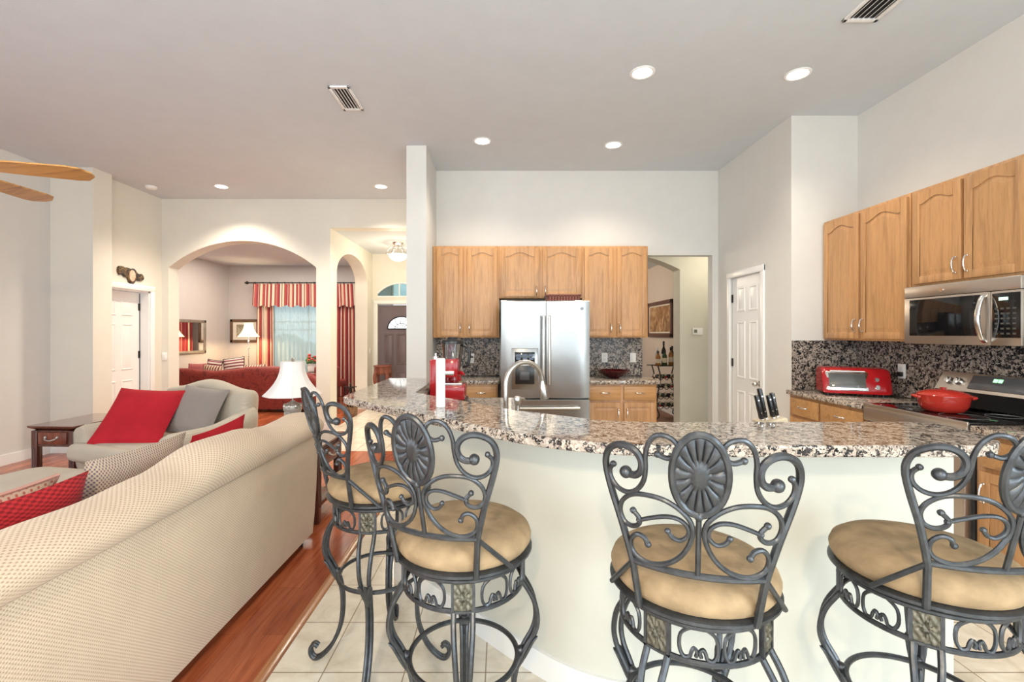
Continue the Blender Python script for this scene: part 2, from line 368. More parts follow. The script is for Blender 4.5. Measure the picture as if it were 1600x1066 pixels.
    def ball(s, c, r, n=12, sx=1, sy=1, sz=1):
        pr = [(r * sin(PI * i / n) if 0 < i < n else 0.0, -r * cos(PI * i / n) * sz) for i in range(n + 1)]
        return s.lathe([(max(a, 1e-7) if 0 < i < n else 1e-7, b) for i, (a, b) in enumerate(pr)], max(8, n), c, sx, sy)
    def pillow(s, w, h, t, n=14, pinch=0.06):
        for side in (1, -1):
            v = []; f = []; U = []
            for j in range(n + 1):
                for i in range(n + 1):
                    a = -1 + 2 * i / n; b = -1 + 2 * j / n
                    k = ((1 - abs(a) ** 2.6) * (1 - abs(b) ** 2.6)) ** .55
                    x = a * w / 2 * (1 - pinch * (1 - b * b)); y = b * h / 2 * (1 - pinch * (1 - a * a))
                    z = side * t / 2 * k
                    v.append((x, y, z))
            for j in range(n):
                for i in range(n):
                    q = [(j, i), (j, i + 1), (j + 1, i + 1), (j + 1, i)]
                    if side < 0: q = q[::-1]
                    f.append(tuple(a * (n + 1) + b for a, b in q)); U.append([(b / n * w, a / n * h) for a, b in q])
            s.add(v, f, U)
        return s
INV = {}
def emit(name, mb, mat, parent=None, inv=None, sharp=38, weld=True):
    me = bpy.data.meshes.new(name)
    I = inv if inv is not None else (INV.get(parent) if parent else None)
    me.from_pydata([(I @ p) if I else p for p in mb.v], [], mb.f)
    if any(u for u in mb.uv):
        ul = me.uv_layers.new(name='UVMap')
        for p, u in zip(me.polygons, mb.uv):
            if u:
                for li, c in zip(p.loop_indices, u): ul.data[li].uv = c
    bm = bmesh.new(); bm.from_mesh(me)
    if weld: bmesh.ops.remove_doubles(bm, verts=bm.verts, dist=2e-5)
    bmesh.ops.recalc_face_normals(bm, faces=bm.faces); bm.to_mesh(me); bm.free()
    for p in me.polygons: p.use_smooth = True
    me.set_sharp_from_angle(angle=rad(sharp))
    me.materials.append(mat)
    o = bpy.data.objects.new(name, me); COL.objects.link(o)
    if parent: o.parent = parent; INV[o] = I
    return o
def base_matrix(loc, rz): return Matrix.Translation(loc) @ Matrix.Rotation(rz, 4, 'Z')
def thing(name, label, cat, loc=(0, 0, 0), rz=0.0, group=None, local=False):
    o = bpy.data.objects.new(name, None); COL.objects.link(o); o.empty_display_size = 0.1
    o.location = loc; o.rotation_euler = (0, 0, rz); o['label'] = label; o['category'] = cat
    if group: o['group'] = group
    INV[o] = None if local else base_matrix(loc, rz).inverted()
    return o
def single(name, mb, mat, label, cat, loc=(0, 0, 0), rz=0.0, group=None, local=False, **k):
    I = None if local else base_matrix(loc, rz).inverted()
    o = emit(name, mb, mat, inv=I, **k); o.location = loc; o.rotation_euler = (0, 0, rz)
    o['label'] = label; o['category'] = cat
    if group: o['group'] = group
    INV[o] = I
    return o
def struct(name, mb, mat, parent=None, **k):
    o = emit(name, mb, mat, parent, **k)
    if parent is None: o['kind'] = 'structure'; INV[o] = None
    return o
def copy_tree(o, parent=None):
    c = o.copy(); COL.objects.link(c)
    if parent: c.parent = parent
    for ch in o.children: copy_tree(ch, c)
    return c
def spl(pts, k=6, closed=False):
    P = [Vector(p) for p in pts]; n = len(P); out = []
    rng = range(n if closed else n - 1)
    for i in rng:
        if closed: a, b, c, d = P[(i - 1) % n], P[i], P[(i + 1) % n], P[(i + 2) % n]
        else:
            b, c = P[i], P[i + 1]; a = P[i - 1] if i > 0 else b * 2 - c; d = P[i + 2] if i + 2 < n else c * 2 - b
        for j in range(k):
            t = j / k
            out.append(0.5 * ((2 * b) + (c - a) * t + (2 * a - 5 * b + 4 * c - d) * t * t + (3 * b - a - 3 * c + d) * t ** 3))
    if not closed: out.append(P[-1])
    return out
def frame(o, x, y, z):          # local axes -> matrix
    x, y, z = Vector(x), Vector(y), Vector(z)
    return Matrix(((x.x, y.x, z.x, o[0]), (x.y, y.y, z.y, o[1]), (x.z, y.z, z.z, o[2]), (0, 0, 0, 1)))
def facing_y(x0, yf, z0): return frame((x0, yf, z0), (1, 0, 0), (0, 0, 1), (0, -1, 0))   # local x right, y up, z toward camera
def facing_mx(xf, yleft, z0): return frame((xf, yleft, z0), (0, -1, 0), (0, 0, 1), (-1, 0, 0))  # face looks to -X; local x runs toward camera
def facing_px(xf, ynear, z0): return frame((xf, ynear, z0), (0, 1, 0), (0, 0, 1), (1, 0, 0))

# ------------------------------------------------------------------ room shell
CZ = 3.41; T = 0.12
XR, XP, YF, YB = 3.25, 2.645, 4.246, 5.68
YH, XCL = 6.865, -5.0
def B(*a): return MB().box(*a)
struct('floor_tile', MB().prism([(-0.985, -3.7), (3.45, -3.7), (3.45, 7.0), (-0.8, 7.0), (-0.8, 9.3), (-2.52, 9.3), (-2.52, 5.65), (-0.985, 5.65)], -0.1, 0.0), TILE)
struct('floor_wood', MB().prism([(-6.6, -3.7), (-0.985, -3.7), (-0.985, 5.65), (-2.52, 5.65), (-2.52, 9.3), (-2.75, 9.3), (-2.75, 10.9), (-6.6, 10.9)], -0.1, 0.0), PLANK)
struct('floor_dining', B(-0.8, 4.2, 7.0, 11.4, -0.1, 0.0), DIN_FLOOR)
mb = MB()
mb.M = frame((-0.985, 0, 0), (1, 0, 0), (0, 0, 1), (0, 1, 0)); mb.prism([(-.03, 0), (.025, 0), (.02, .008), (.0, .014), (-.02, .012)], -3.0, 5.65)
struct('trim_1', mb, wood('strip_oak', (0.26, 0.10, 0.04), (0.40, 0.18, 0.08), 'Y', 1, 0.2))
mb = B(-6.6, 3.45, -3.7, YH, CZ, CZ + .1); struct('ceiling', mb, CEIL)
struct('ceiling_entry', B(-2.53, -0.79, YH + .225, 9.3, 2.985, 3.1), CEIL)
struct('ceiling_sitting', B(-6.4, -2.6, YH + .1, 10.9, 2.985, 3.1), CEIL)
struct('ceiling_dining', B(-0.8, 4.2, YB + .12, 11.4, 2.75, 2.85), CEIL)
# kitchen walls
mb = MB().box(-1.0, 1.72, YB, YB + T, 0, CZ).box(1.72, 2.575, YB, YB + T, 2.38, CZ).box(2.575, 4.2, YB, YB + T, 0, CZ)
struct('wall_back', mb, PAINT)
struct('wall_column', MB().box(-1.0, -0.79, 4.92, YB, 0, CZ), PAINT)
struct('wall_entry_right', B(-1.0, -0.79, YB + T, 9.12, 0, 3.0), PAINT_L)
DY0, DY1 = 4.73, 5.36       # pantry door opening
mb = MB().box(XP, XP + .1, YF, DY0 - .01, 0, CZ).box(XP, XP + .1, DY1 + .01, YB, 0, CZ).box(XP, XP + .1, DY0 - .01, DY1 + .01, 2.07, CZ)
struct('wall_pantry', mb, PAINT)
struct('wall_facing', B(XP + .1, XR, YF, YF + .1, 0, CZ), PAINT)
struct('wall_right', B(XR, XR + .1, -3.7, YB, 0, CZ), PAINT)
# passage behind the kitchen, arch into dining room
def arch_curve(x0, x1, zs, za, n=24, k=None):
    c = (x0 + x1) / 2; hw = (x1 - x0) / 2; h = za - zs; out = []
    if k == 'ellipse':
        for i in range(n + 1): a = PI - PI * i / n; out.append((c + hw * cos(a), zs + h * sin(a)))
    else:
        R = (hw * hw + h * h) / (2 * h); a0 = math.asin(hw / R)
        for i in range(n + 1): a = -a0 + 2 * a0 * i / n; out.append((c + R * sin(a), za - R + R * cos(a)))
    return out
def head(mb, x0, x1, zs, za, ztop, d0, d1, k=None):     # arched lintel in local frame (x across, y up, z depth)
    cur = arch_curve(x0, x1, zs, za, 28, k)
    return mb.prism(cur + [(x1, ztop), (x0, ztop)], d0, d1)
mb = MB(frame((0, 6.8, 0), (1, 0, 0), (0, 0, 1), (0, 1, 0)))
head(mb, 0.7, 2.61, 2.36, 2.60, 2.75, 0, .25)
mb.box(2.61, 4.2, 0, 2.75, 0, .25).box(-.8, .7, 0, 2.75, 0, .25)
struct('wall_passage', mb, plain('paint_passage', (0.64, 0.62, 0.53), 0.6, var=.015))
struct('wall_passage_right', B(4.1, 4.2, YB + T, 11.3, 0, 2.75), PAINT)
struct('wall_dining_right', B(3.02, 3.12, 7.05, 11.2, 0, 2.75), PAINT_DIN)
struct('wall_dining_back', B(-.8, 3.02, 11.1, 11.2, 0, 2.75), PAINT_DIN)
struct('baseboard_dining', B(2.99, 3.02, 7.05, 11.1, 0, .1), WHITE)
# hall wall with big arch and header to the entry
mb = MB(frame((0, YH, 0), (1, 0, 0), (0, 0, 1), (0, 1, 0)))
mb.box(-5.1, -4.9, 0, CZ, 0, .225); head(mb, -4.9, -2.725, 2.40, 2.795, CZ, 0, .225); mb.box(-2.725, -2.518, 0, CZ, 0, .225)
mb.box(-2.518, -0.79, 2.985, CZ, 0, .225)
struct('wall_hall', mb, PAINT_L)
mb = MB(frame((-2.518, 0, 0), (0, 1, 0), (0, 0, 1), (-1, 0, 0)))
head(mb, 7.14, 8.77, 2.36, 2.76, 3.0, 0, .23, 'ellipse'); mb.box(7.09, 7.14, 0, 3.0, 0, .23).box(8.77, 9.12, 0, 3.0, 0, .23)
struct('wall_entry_left', mb, PAINT_L)
# left side of the living room
struct('wall_left', MB().box(-5.50, -5.38, -3.7, 5.56, 0, CZ), PAINT)
struct('wall_left_return', MB().box(-5.50, -4.87, 5.56, 5.83, 0, CZ), PAINT_L)
LY0, LY1 = 5.88, 6.63
mb = MB().box(-5.12, XCL, 5.83, LY0, 0, CZ).box(-5.12, XCL, LY1, YH, 0, CZ).box(-5.12, XCL, LY0, LY1, 2.02, CZ)
struct('wall_left_door', mb, PAINT_L)
struct('wall_bedroom', B(-7.3, -7.2, 5.0, 7.6, 0, 2.6), PAINT_L)
# sitting room
SX, SY = -6.25, 10.68
WX0, WX1, WZ0, WZ1 = -5.25, -3.62, 0.55, 2.30
mb = MB().box(SX, WX0, SY, SY + .15, 0, 3.0).box(WX1, -2.5, SY, SY + .15, 0, 3.0).box(WX0, WX1, SY, SY + .15, 0, WZ0).box(WX0, WX1, SY, SY + .15, WZ1, 3.0)
struct('wall_sitting_back', mb, PAINT_SIT)
struct('wall_sitting_left', B(SX - .1, SX, YH + .225, SY, 0, 3.0), PAINT_SIT)
struct('wall_sitting_near', B(SX, -5.1, YH + .1, YH + .225, 0, 3.0), PAINT_SIT)
struct('wall_sitting_right', B(-2.75, -2.52, 9.24, SY, 0, 3.0), PAINT_SIT)
# entry end wall with door opening and transom
FX0, FX1, FZ = -2.42, -1.50, 1.985
mb = MB(frame((0, 9.12, 0), (1, 0, 0), (0, 0, 1), (0, 1, 0)))
mb.box(-2.75, FX0, 0, 3.0, 0, .12).box(FX1, -.79, 0, 3.0, 0, .12).box(FX0, FX1, FZ + .02, 2.14, 0, .12)
cur = arch_curve(FX0, FX1, 2.22, 2.42, 20)
mb.prism(cur + [(FX1, 3.0), (FX0, 3.0)], 0, .12)
struct('wall_entry_end', mb, PAINT_L)
# rear wall behind the camera, wide glass doors to the patio
mb = MB().box(-5.5, -3.8, -3.7, -3.58, 0, CZ).box(2.6, 3.35, -3.7, -3.58, 0, CZ).box(-3.8, 2.6, -3.7, -3.58, 2.75, CZ)
struct('wall_rear', mb, PAINT)
# baseboards
struct('baseboard_left', MB().box(-5.38, -5.362, -3.5, 5.56, 0, .11).box(-5.38, -4.87, 5.545, 5.56, 0, .11), WHITE)
struct('baseboard_entry', MB().box(-2.518, -2.503, 8.77, 9.1, 0, .11).box(-2.725, -2.518, YH - .015, YH, 0, .11).box(-2.518, -2.503, YH, 7.14, 0, .11).box(-5.0, -4.9, YH - .015, YH, 0, .11), WHITE)
struct('baseboard_column', MB().box(-1.015, -1.0, 4.92, 9.1, 0, .11).box(-1.015, -.79, 4.905, 4.92, 0, .11), WHITE)

# ---- doors
def six_panel(mb, w, h, t, rows=None):
    mb.box(0, w, 0, h, -t, 0)
    st = .115 * w / .76 + .01; mid = .10 * w / .76
    pw = (w - 2 * st - mid) / 2
    for x0 in (st, st + pw + mid):
        for z0, z1 in (rows or ((.22, .78), (.92, 1.55), (1.66, h - .12))):
            # raised panel with a moulded border
            for (i0, i1, d0, d1) in ((0, .012, .0, .009), (.012, .03, .009, .002), (.03, .05, .002, .009)):
                pass
            loops = []
            for ins, d in ((0, 0), (.006, .008), (.016, .008), (.024, .001), (.036, .002), (.056, .008)):
                loops.append([(x0 + ins, z0 + ins, d), (x0 + pw - ins, z0 + ins, d), (x0 + pw - ins, z1 - ins, d), (x0 + ins, z1 - ins, d)])
            mb.loft(loops)
    return mb
def casing(mb, w, h, cw=.065, t=.02, inner=0):
    mb.box(-cw, 0, 0, h + cw, 0, t, .006).box(w, w + cw, 0, h + cw, 0, t, .006).box(-cw, w + cw, h, h + cw, 0, t + .004, .006)
    return mb
# door_1 pantry
M = facing_mx(XP, DY1, 0); w = DY1 - DY0
d = struct('door_1', six_panel(MB(M @ Matrix.Translation((0, .01, -.02))), w, 2.052, .035), WHITE); d['label'] = 'white six-panel pantry door with nickel knob'
mb = MB(M @ Matrix.Translation((w - .065, .905, -.02))); mb.tube([(0, 0, 0), (0, 0, .006)], .03, 20); mb.tube([(0, 0, 0), (0, 0, .035)], .011, 12); mb.ball((0, 0, .052), .027, 12)
emit('door_knob', mb, NICKEL, d)
for z in (.22, 1.05, 1.78): emit('hinge', MB(M @ Matrix.Translation((-.004, z, -.018))).box(0, .02, 0, .09, 0, .008, .002).tube([(0, 0, .004), (0, .09, .004)], .006, 8), BLKIRON, d)
struct('trim_2', casing(MB(M), w, 2.055), WHITE)
# door_2 left bedroom door (six panels, recessed in its jamb)
M = facing_px(-5.12, LY0, 0); w = LY1 - LY0
d = struct('door_2', six_panel(MB(M @ Matrix.Translation((.005, .01, -.01))), w - .03, 1.99, .035), WHITE); d['label'] = 'white six-panel door with black hinges'
for z in (.25, 1.08, 1.75): emit('hinge', MB(M @ Matrix.Translation((w - .028, z, -.01))).box(-.02, .022, 0, .1, 0, .008, .002).tube([(0, 0, .006), (0, .1, .006)], .008, 8), BLKIRON, d)
emit('hinge_gap_shade', MB(M).box(w - .026, w - .018, 0, 1.99, -.02, -.006), BLACK, d)  # black strip standing in for the shade in the hinge-side gap
mb = casing(MB(facing_px(XCL, LY0, 0)), w, 2.02, .075, .022)
mb.M = Matrix(); mb.box(-5.12, XCL, LY1 - .018, LY1 + .0, 0, 2.02).box(-5.12, XCL, LY0, LY0 + .018, 0, 2.02).box(-5.12, XCL, LY0, LY1, 2.002, 2.02)
struct('trim_3', mb, WHITE)
# door_3 front door
M = facing_y(FX0, 9.17, 0); w = FX1 - FX0
mb = MB(M); mb.box(0, w, 0, FZ, -.045, 0)
cx = w / 2
for x0, x1 in ((.12, .30), (.36, .56), (.62, .80)):
    for z0, z1 in ((.22, .68), (.82, 1.42)):
        mb.loft([[(x0 + i, z0 + i, dd), (x1 - i, z0 + i, dd), (x1 - i, z1 - i, dd), (x0 + i, z1 - i, dd)] for i, dd in ((0, 0), (.008, .012), (.02, .012), (.03, .002), (.05, .012))])
d = struct('door_3', mb, MAUVE); d['label'] = 'mauve-brown front door with half-round fanlight'
mb = MB(M @ Matrix.Translation((cx, 1.52, 0)))
fan = [(.27 * cos(PI * i / 20), .24 * sin(PI * i / 20)) for i in range(21)]
mb.prism(fan, .0, .012); fo = emit('fanlight_pane', mb, emis('fanlight_daylight_glass', (0.72, 0.88, 0.95), 0.75), d)
mb = MB(M @ Matrix.Translation((cx, 1.52, .014)))
mb.tube([(.27 * cos(PI * i / 20), .24 * sin(PI * i / 20), 0) for i in range(21)] , .012, 8); mb.tube([(-.27, 0, 0), (.27, 0, 0)], .012, 8)
for a in (30, 60, 90, 120, 150): mb.tube(spl([(0.05 * cos(rad(a)), .05 * sin(rad(a)), 0), (.15 * cos(rad(a + 9)), .14 * sin(rad(a + 9)), 0), (.26 * cos(rad(a)), .23 * sin(rad(a)), 0)], 5), .005, 6)
mb.tube([(.13 * cos(PI * i / 12), .11 * sin(PI * i / 12), 0) for i in range(13)], .005, 6)
emit('fanlight_tracery', mb, BLKIRON, fo)
struct('trim_4', casing(MB(facing_y(FX0, 9.12, 0)), w, FZ + .02, .07, .02), WHITE)
mb = MB(frame((0, 9.16, 0), (1, 0, 0), (0, 0, 1), (0, 1, 0))); cur = arch_curve(FX0, FX1, 2.22, 2.42, 20)
mb.prism([(FX0, 2.14)] + cur + [(FX1, 2.14)], 0, .01)
win = struct('window_2', mb, GLASS_G); win['label'] = 'arched transom window above the front door'
mb = MB(frame((0, 9.13, 0), (1, 0, 0), (0, 0, 1), (0, 1, 0)))
mb.tube([(a, b, 0) for a, b in cur], .018, 6); mb.box(FX0, FX1, 2.14, 2.165, -.02, .02).box(-2.0, -1.985, 2.14, 2.41, -.01, .02).box(-1.75, -1.735, 2.14, 2.39, -.01, .02)
emit('window_frame', mb, WHITE, win)
# window_1 sitting room window
mb = MB().box(WX0, WX1, SY + .07, SY + .078, WZ0, WZ1); win = struct('window_1', mb, GLASS); win['label'] = 'sitting room window behind sheer curtain'
mb = MB()
for x in (WX0, (WX0 + WX1) / 2 - .02, WX1 - .04): mb.box(x, x + .04, SY + .05, SY + .1, WZ0, WZ1)
for z in (WZ0, 1.68, 1.52 - .02, WZ1 - .04): mb.box(WX0, WX1, SY + .05, SY + .1, z, z + .035)
emit('window_frame', mb, WHITE, win); emit('window_sill', B(WX0 - .04, WX1 + .04, SY - .04, SY + .1, WZ0 - .03, WZ0), WHITE, win)
struct('ground_outside', B(-14, 4, 11.6, 24, -.3, -.2), LEAFG)
mb = MB()
random.seed(3)
for i in range(26): mb.ball((random.uniform(-8.5, -1.5), random.uniform(14, 16), random.uniform(-.2, .9)), random.uniform(.4, .7), 8)
o = single('hedge', mb, LEAFG, 'green hedge outside the sitting room window', 'hedge', (-5, 15, -.2)); o['kind'] = 'stuff'

# ------------------------------------------------------------------ bar: half wall, granite
fr = [(-.895, 3.725), (-.895, 2.66), (-.885, 2.612), (-.85, 2.565)] + [tuple(p[:2]) for p in spl([(-.635, 2.345, 0), (-.429, 2.127, 0), (-.065, 1.765, 0), (.12, 1.61, 0), (.28, 1.525, 0), (.45, 1.480, 0), (.76, 1.468, 0)], 5)] + [(1.50, 1.468), (1.58, 1.485), (1.64, 1.53), (1.68, 1.60), (1.715, 1.70)]
inn = [(1.715, 1.80), (1.69, 1.85), (1.64, 1.872)] + [tuple(p[:2]) for p in spl([(.60, 1.865, 0), (.361, 1.925, 0), (.20, 2.03, 0), (.036, 2.192, 0), (-.178, 2.436, 0), (-.382, 2.66, 0)], 4)] + [(-.48, 2.765), (-.512, 2.82), (-.512, 3.725)]
mb = MB(); n = len(fr + inn); poly = fr + inn
mb.prism(poly, 1.030, 1.068)
bar_top = single('bar_countertop', mb, GRANITE, 'polished speckled granite raised bar top curving past the stools', 'countertop', (0, 2, 1.03))
bv = bar_top.modifiers.new('edge', 'BEVEL'); bv.width = .006; bv.segments = 3; bv.limit_method = 'ANGLE'; bv.angle_limit = rad(60)
wo = [(-.62, 3.70), (-.62, 2.75), (-.60, 2.70)] + [tuple(p[:2]) for p in spl([(-.45, 2.55, 0), (-.1, 2.20, 0), (.12, 1.98, 0), (.30, 1.835, 0), (.48, 1.765, 0), (.70, 1.75, 0)], 5)] + [(1.70, 1.75)]
wi = [(1.70, 1.868)] + [tuple(p[:2]) for p in spl([(.60, 1.863, 0), (.365, 1.922, 0), (.20, 2.028, 0), (.036, 2.19, 0), (-.178, 2.434, 0), (-.382, 2.658, 0)], 4)] + [(-.508, 2.80), (-.508, 3.70)]
struct('wall_bar', MB().prism(wo + wi, 0, 1.03), PAINT_BAR)
def offset(path, d):
    out = []
    for i, p in enumerate(path):
        a = Vector(path[max(0, i - 1)]); b = Vector(path[min(len(path) - 1, i + 1)]); t = (b - a).normalized()
        out.append((p[0] - t.y * -d * -1, p[1] + t.x * -d * -1) if False else (p[0] + t.y * d, p[1] - t.x * d))
    return out
def slab_along(path, d, z0, z1):
    o2 = offset(path, d); return MB().prism(list(o2) + list(reversed(path)), z0, z1)
o2 = offset(wo, .014)
mb = MB().prism(wo + list(reversed(o2)), 0, .105)
struct('baseboard_bar', mb, WHITE)
# lower counter behind the bar with its base cabinet
low = [(-.50, 3.70), (-.50, 2.80)] + [(x + .008, y + .012) for x, y in reversed([tuple(p[:2]) for p in spl([(.60, 1.865, 0), (.361, 1.925, 0), (.20, 2.03, 0), (.036, 2.192, 0), (-.178, 2.436, 0), (-.382, 2.66, 0)], 4)])] + [(1.70, 1.885), (1.70, 2.52), (.85, 2.52), (.10, 3.10), (.10, 3.70)]
lc = single('sink_countertop', MB().prism(low, .876, .914), GRANITE, 'lower granite countertop behind the raised bar, under the faucet', 'countertop', (0, 2.6, .876))
cab = thing('sink_base_cabinet', 'oak base cabinet hidden behind the raised bar below the faucet', 'cabinet', (0.3, 2.6, 0))
def inset(poly, k):
    cx = sum(p[0] for p in poly) / len(poly); cy = sum(p[1] for p in poly) / len(poly)
    return [(p[0], p[1]) for p in poly]
base = [(-.50, 3.68), (-.50, 2.82), (.10, 2.18), (.60, 1.90), (1.68, 1.90), (1.68, 2.49), (.84, 2.49), (.07, 3.09), (.07, 3.68)]
emit('body', MB().prism(base, .09, .874), OAK, cab); emit('toe_kick', MB().prism([(-.48, 3.6), (-.48, 2.84), (.12, 2.22), (.62, 1.94), (1.62, 1.94), (1.62, 2.40), (.80, 2.40), (.0, 3.05), (.0, 3.6)], 0, .09), BLACK, cab)
# riser of granite on the kitchen side of the bar
ri = list(reversed(wi))[0:]
mb = MB().prism([(-.508, 3.70), (-.508, 2.80), (-.498, 2.81), (-.498, 3.70)], .914, 1.03)
single('granite_riser', mb, GRANITE, 'granite riser strip on the kitchen side of the bar beside the red coffee machine', 'backsplash', (-.5, 3.2, .914))

# ------------------------------------------------------------------ cabinets
def pull(parent, M, x, z, horiz=False, L=.10):
    mb = MB(M @ Matrix.Translation((x, z, 0)) @ (Matrix.Rotation(PI / 2, 4, 'Z') if not horiz else Matrix()))
    h = L / 2
    mb.tube(spl([(-h, 0, .0), (-h, 0, .012), (-h * .8, 0, .022), (-h * .3, 0, .030), (h * .3, 0, .030), (h * .8, 0, .022), (h, 0, .012), (h, 0, 0)], 3), .0055, 8)
    mb.ball((-h, 0, .006), .008, 8); mb.ball((h, 0, .006), .008, 8)
    return emit('handle', mb, CHROME, parent)
def cathedral(M, x0, x1, z0, z1, cabinet, arch=True, mat=OAK, hpos=None, t=.02):
    st = .052; mb = MB(M)
    mb.box(x0, x1, z0, z1, 0, t - .007)
    mb.box(x0, x0 + st, z0, z1, t - .008, t, .003).box(x1 - st, x1, z0, z1, t - .008, t, .003).box(x0 + st, x1 - st, z0, z0 + st, t - .008, t, .003)
    a, b = x0 + st, x1 - st
    rise = min(.045, (b - a) * .14) if arch else 0
    def top(a, b, zt, rise, n=16):
        out = []
        for i in range(n + 1):
            u = i / n; s_ = 0.5 - 0.5 * cos(2 * PI * min(1, max(0, (u - .06) / .88)))
            out.append((a + (b - a) * u, zt + rise * (s_ ** .75 if s_ > 0 else 0)))
        return out
    zt = z1 - st - rise
    cur = top(a, b, zt, rise)
    mb.prism(cur + [(b, z1), (a, z1)], t - .008, t)
    loops = []
    for ins, d in ((.004, t - .008), (.010, t - .0075), (.034, t - .001), (.036, t - .001)):
        c2 = top(a + ins, b - ins, zt - ins, rise)
        loops.append([(p[0], p[1], d) for p in c2] + [(b - ins, z0 + st + ins, d), (a + ins, z0 + st + ins, d)])
    mb.loft(loops)
    o = emit('door', mb, mat, cabinet)
    if hpos: pull(o, M @ Matrix.Translation((0, 0, t)), *hpos)
    return o
def drawer(M, x0, x1, z0, z1, cabinet, mat=OAK_H, t=.02):
    mb = MB(M).box(x0, x1, z0, z1, 0, t, .006)
    o = emit('drawer', mb, mat, cabinet); pull(o, M @ Matrix.Translation((0, 0, t)), (x0 + x1) / 2, (z0 + z1) / 2 + .005, True); return o
def upper(name, label, M, w, z0, z1, depth, doors, hz):
    loc = M @ Vector((w / 2, 0, -depth / 2)); loc.z = z0
    c = thing(name, label, 'cabinet', loc)
    emit('body', MB(M).box(0, w, z0, z1, -depth, 0, .003), OAK, c)
    for x0, x1, side in doors:
        hx = (x1 - .028) if side == 'r' else (x0 + .028)
        cathedral(M, x0, x1, z0 + .015, z1 - .025, c, hpos=(hx, z0 + hz, False) if hz else None)
    return c
Yc = 5.37; DC = YB - Yc - .001
M = facing_y(-.786, Yc, 0); upper('wall_cabinet', 'tall two-door oak wall cabinet left of the fridge, above the blender', M, .764, 1.376, 2.434, DC, ((.045, .345, 'r'), (.395, .74, 'l')), .115)
M = facing_y(-.021, Yc, 0); upper('wall_cabinet', 'short two-door oak wall cabinet over the fridge', M, .953, 1.832, 2.434, DC, ((.022, .455, 'r'), (.50, .935, 'l')), .085)
M = facing_y(.933, Yc, 0); upper('wall_cabinet', 'tall two-door oak wall cabinet right of the fridge, above the dark bowl', M, .757, 1.376, 2.434, DC, ((.025, .355, 'r'), (.40, .74, 'l')), .115)
Xc = 2.94; DR = XR - Xc - .001
M = facing_mx(Xc, YF - .003, 0); upper('wall_cabinet', 'tall two-door oak wall cabinet above the red toaster oven', M, .90, 1.365, 2.434, DR, ((.02, .43, 'r'), (.455, .885, 'l')), .125)
M = facing_mx(Xc, 3.337, 0); upper('wall_cabinet', 'short two-door oak wall cabinet above the microwave', M, .755, 1.755, 2.434, DR, ((.03, .375, 'r'), (.395, .74, 'l')), .11)
def base_cab(label, M, w, depth, cols):
    loc = M @ Vector((w / 2, 0, -depth / 2)); loc.z = 0
    c = thing('base_cabinet', label, 'cabinet', loc)
    emit('body', MB(M).box(0, w, .09, .874, -depth, 0, .002), OAK, c); emit('toe_kick', MB(M).box(.01, w - .01, 0, .09, -depth, -.06), BLACK, c)
    for x0, x1, side in cols:
        drawer(M, x0, x1, .70, .85, c)
        cathedral(M, x0, x1, .11, .675, c, arch=False, hpos=((x1 - .03) if side == 'r' else (x0 + .03), .56, False))
    return c
base_cab('oak base cabinet with two drawers under the dark bowl, right of the fridge', facing_y(.94, 5.08, 0), .756, .595, ((.02, .36, 'r'), (.395, .735, 'l')))
base_cab('oak base cabinet left of the fridge behind the red coffee machine', facing_y(-.786, 5.08, 0), .75, .595, ((.02, .36, 'r'), (.39, .735, 'l')))
base_cab('oak base cabinet with two drawers below the red toaster oven', facing_mx(2.63, YF - .003, 0), .90, .615, ((.03, .40, 'r'), (.43, .88, 'l')))
base_cab('oak base cabinet on the near side of the range', facing_mx(2.63, 2.575, 0), .62, .615, ((.03, .59, 'l'),))
single('countertop', MB().box(.93, 1.72, 5.04, 5.679, .876, .914, .004), GRANITE, 'short granite countertop right of the fridge with the dark bowl on it', 'countertop', (1.3, 5.3, .876))
single('countertop', MB().box(-.788, -.02, 5.04, 5.679, .876, .914, .004), GRANITE, 'short granite countertop left of the fridge below the corded outlet', 'countertop', (-.4, 5.3, .876))
single('countertop', MB().box(2.595, XR - .001, 3.342, YF - .001, .876, .914, .004), GRANITE, 'granite countertop in the corner under the red toaster oven', 'countertop', (2.9, 3.8, .876))
single('countertop', MB().box(2.595, XR - .001, 1.95, 2.578, .876, .914, .004), GRANITE, 'granite countertop on the near side of the range', 'countertop', (2.9, 2.3, .876))
single('backsplash', MB().box(-.785, -.02, YB - .022, YB - .001, .915, 1.374), GRANITE_D, 'dark granite backsplash left of the fridge', 'backsplash', (-.4, YB, .915))
single('backsplash', MB().box(.93, 1.715, YB - .022, YB - .001, .915, 1.374), GRANITE_D, 'dark granite backsplash right of the fridge behind the bowl', 'backsplash', (1.3, YB, .915))
single('backsplash', MB().box(XP + .002, XR - .024, YF - .022, YF - .001, .915, 1.36), GRANITE_D, 'dark granite backsplash on the short wall behind the toaster oven', 'backsplash', (2.9, YF, .915))
single('backsplash', MB().box(XR - .022, XR - .001, 1.6, YF - .024, .915, 1.36), GRANITE_D, 'long dark granite backsplash behind the range', 'backsplash', (XR, 3.0, .915))

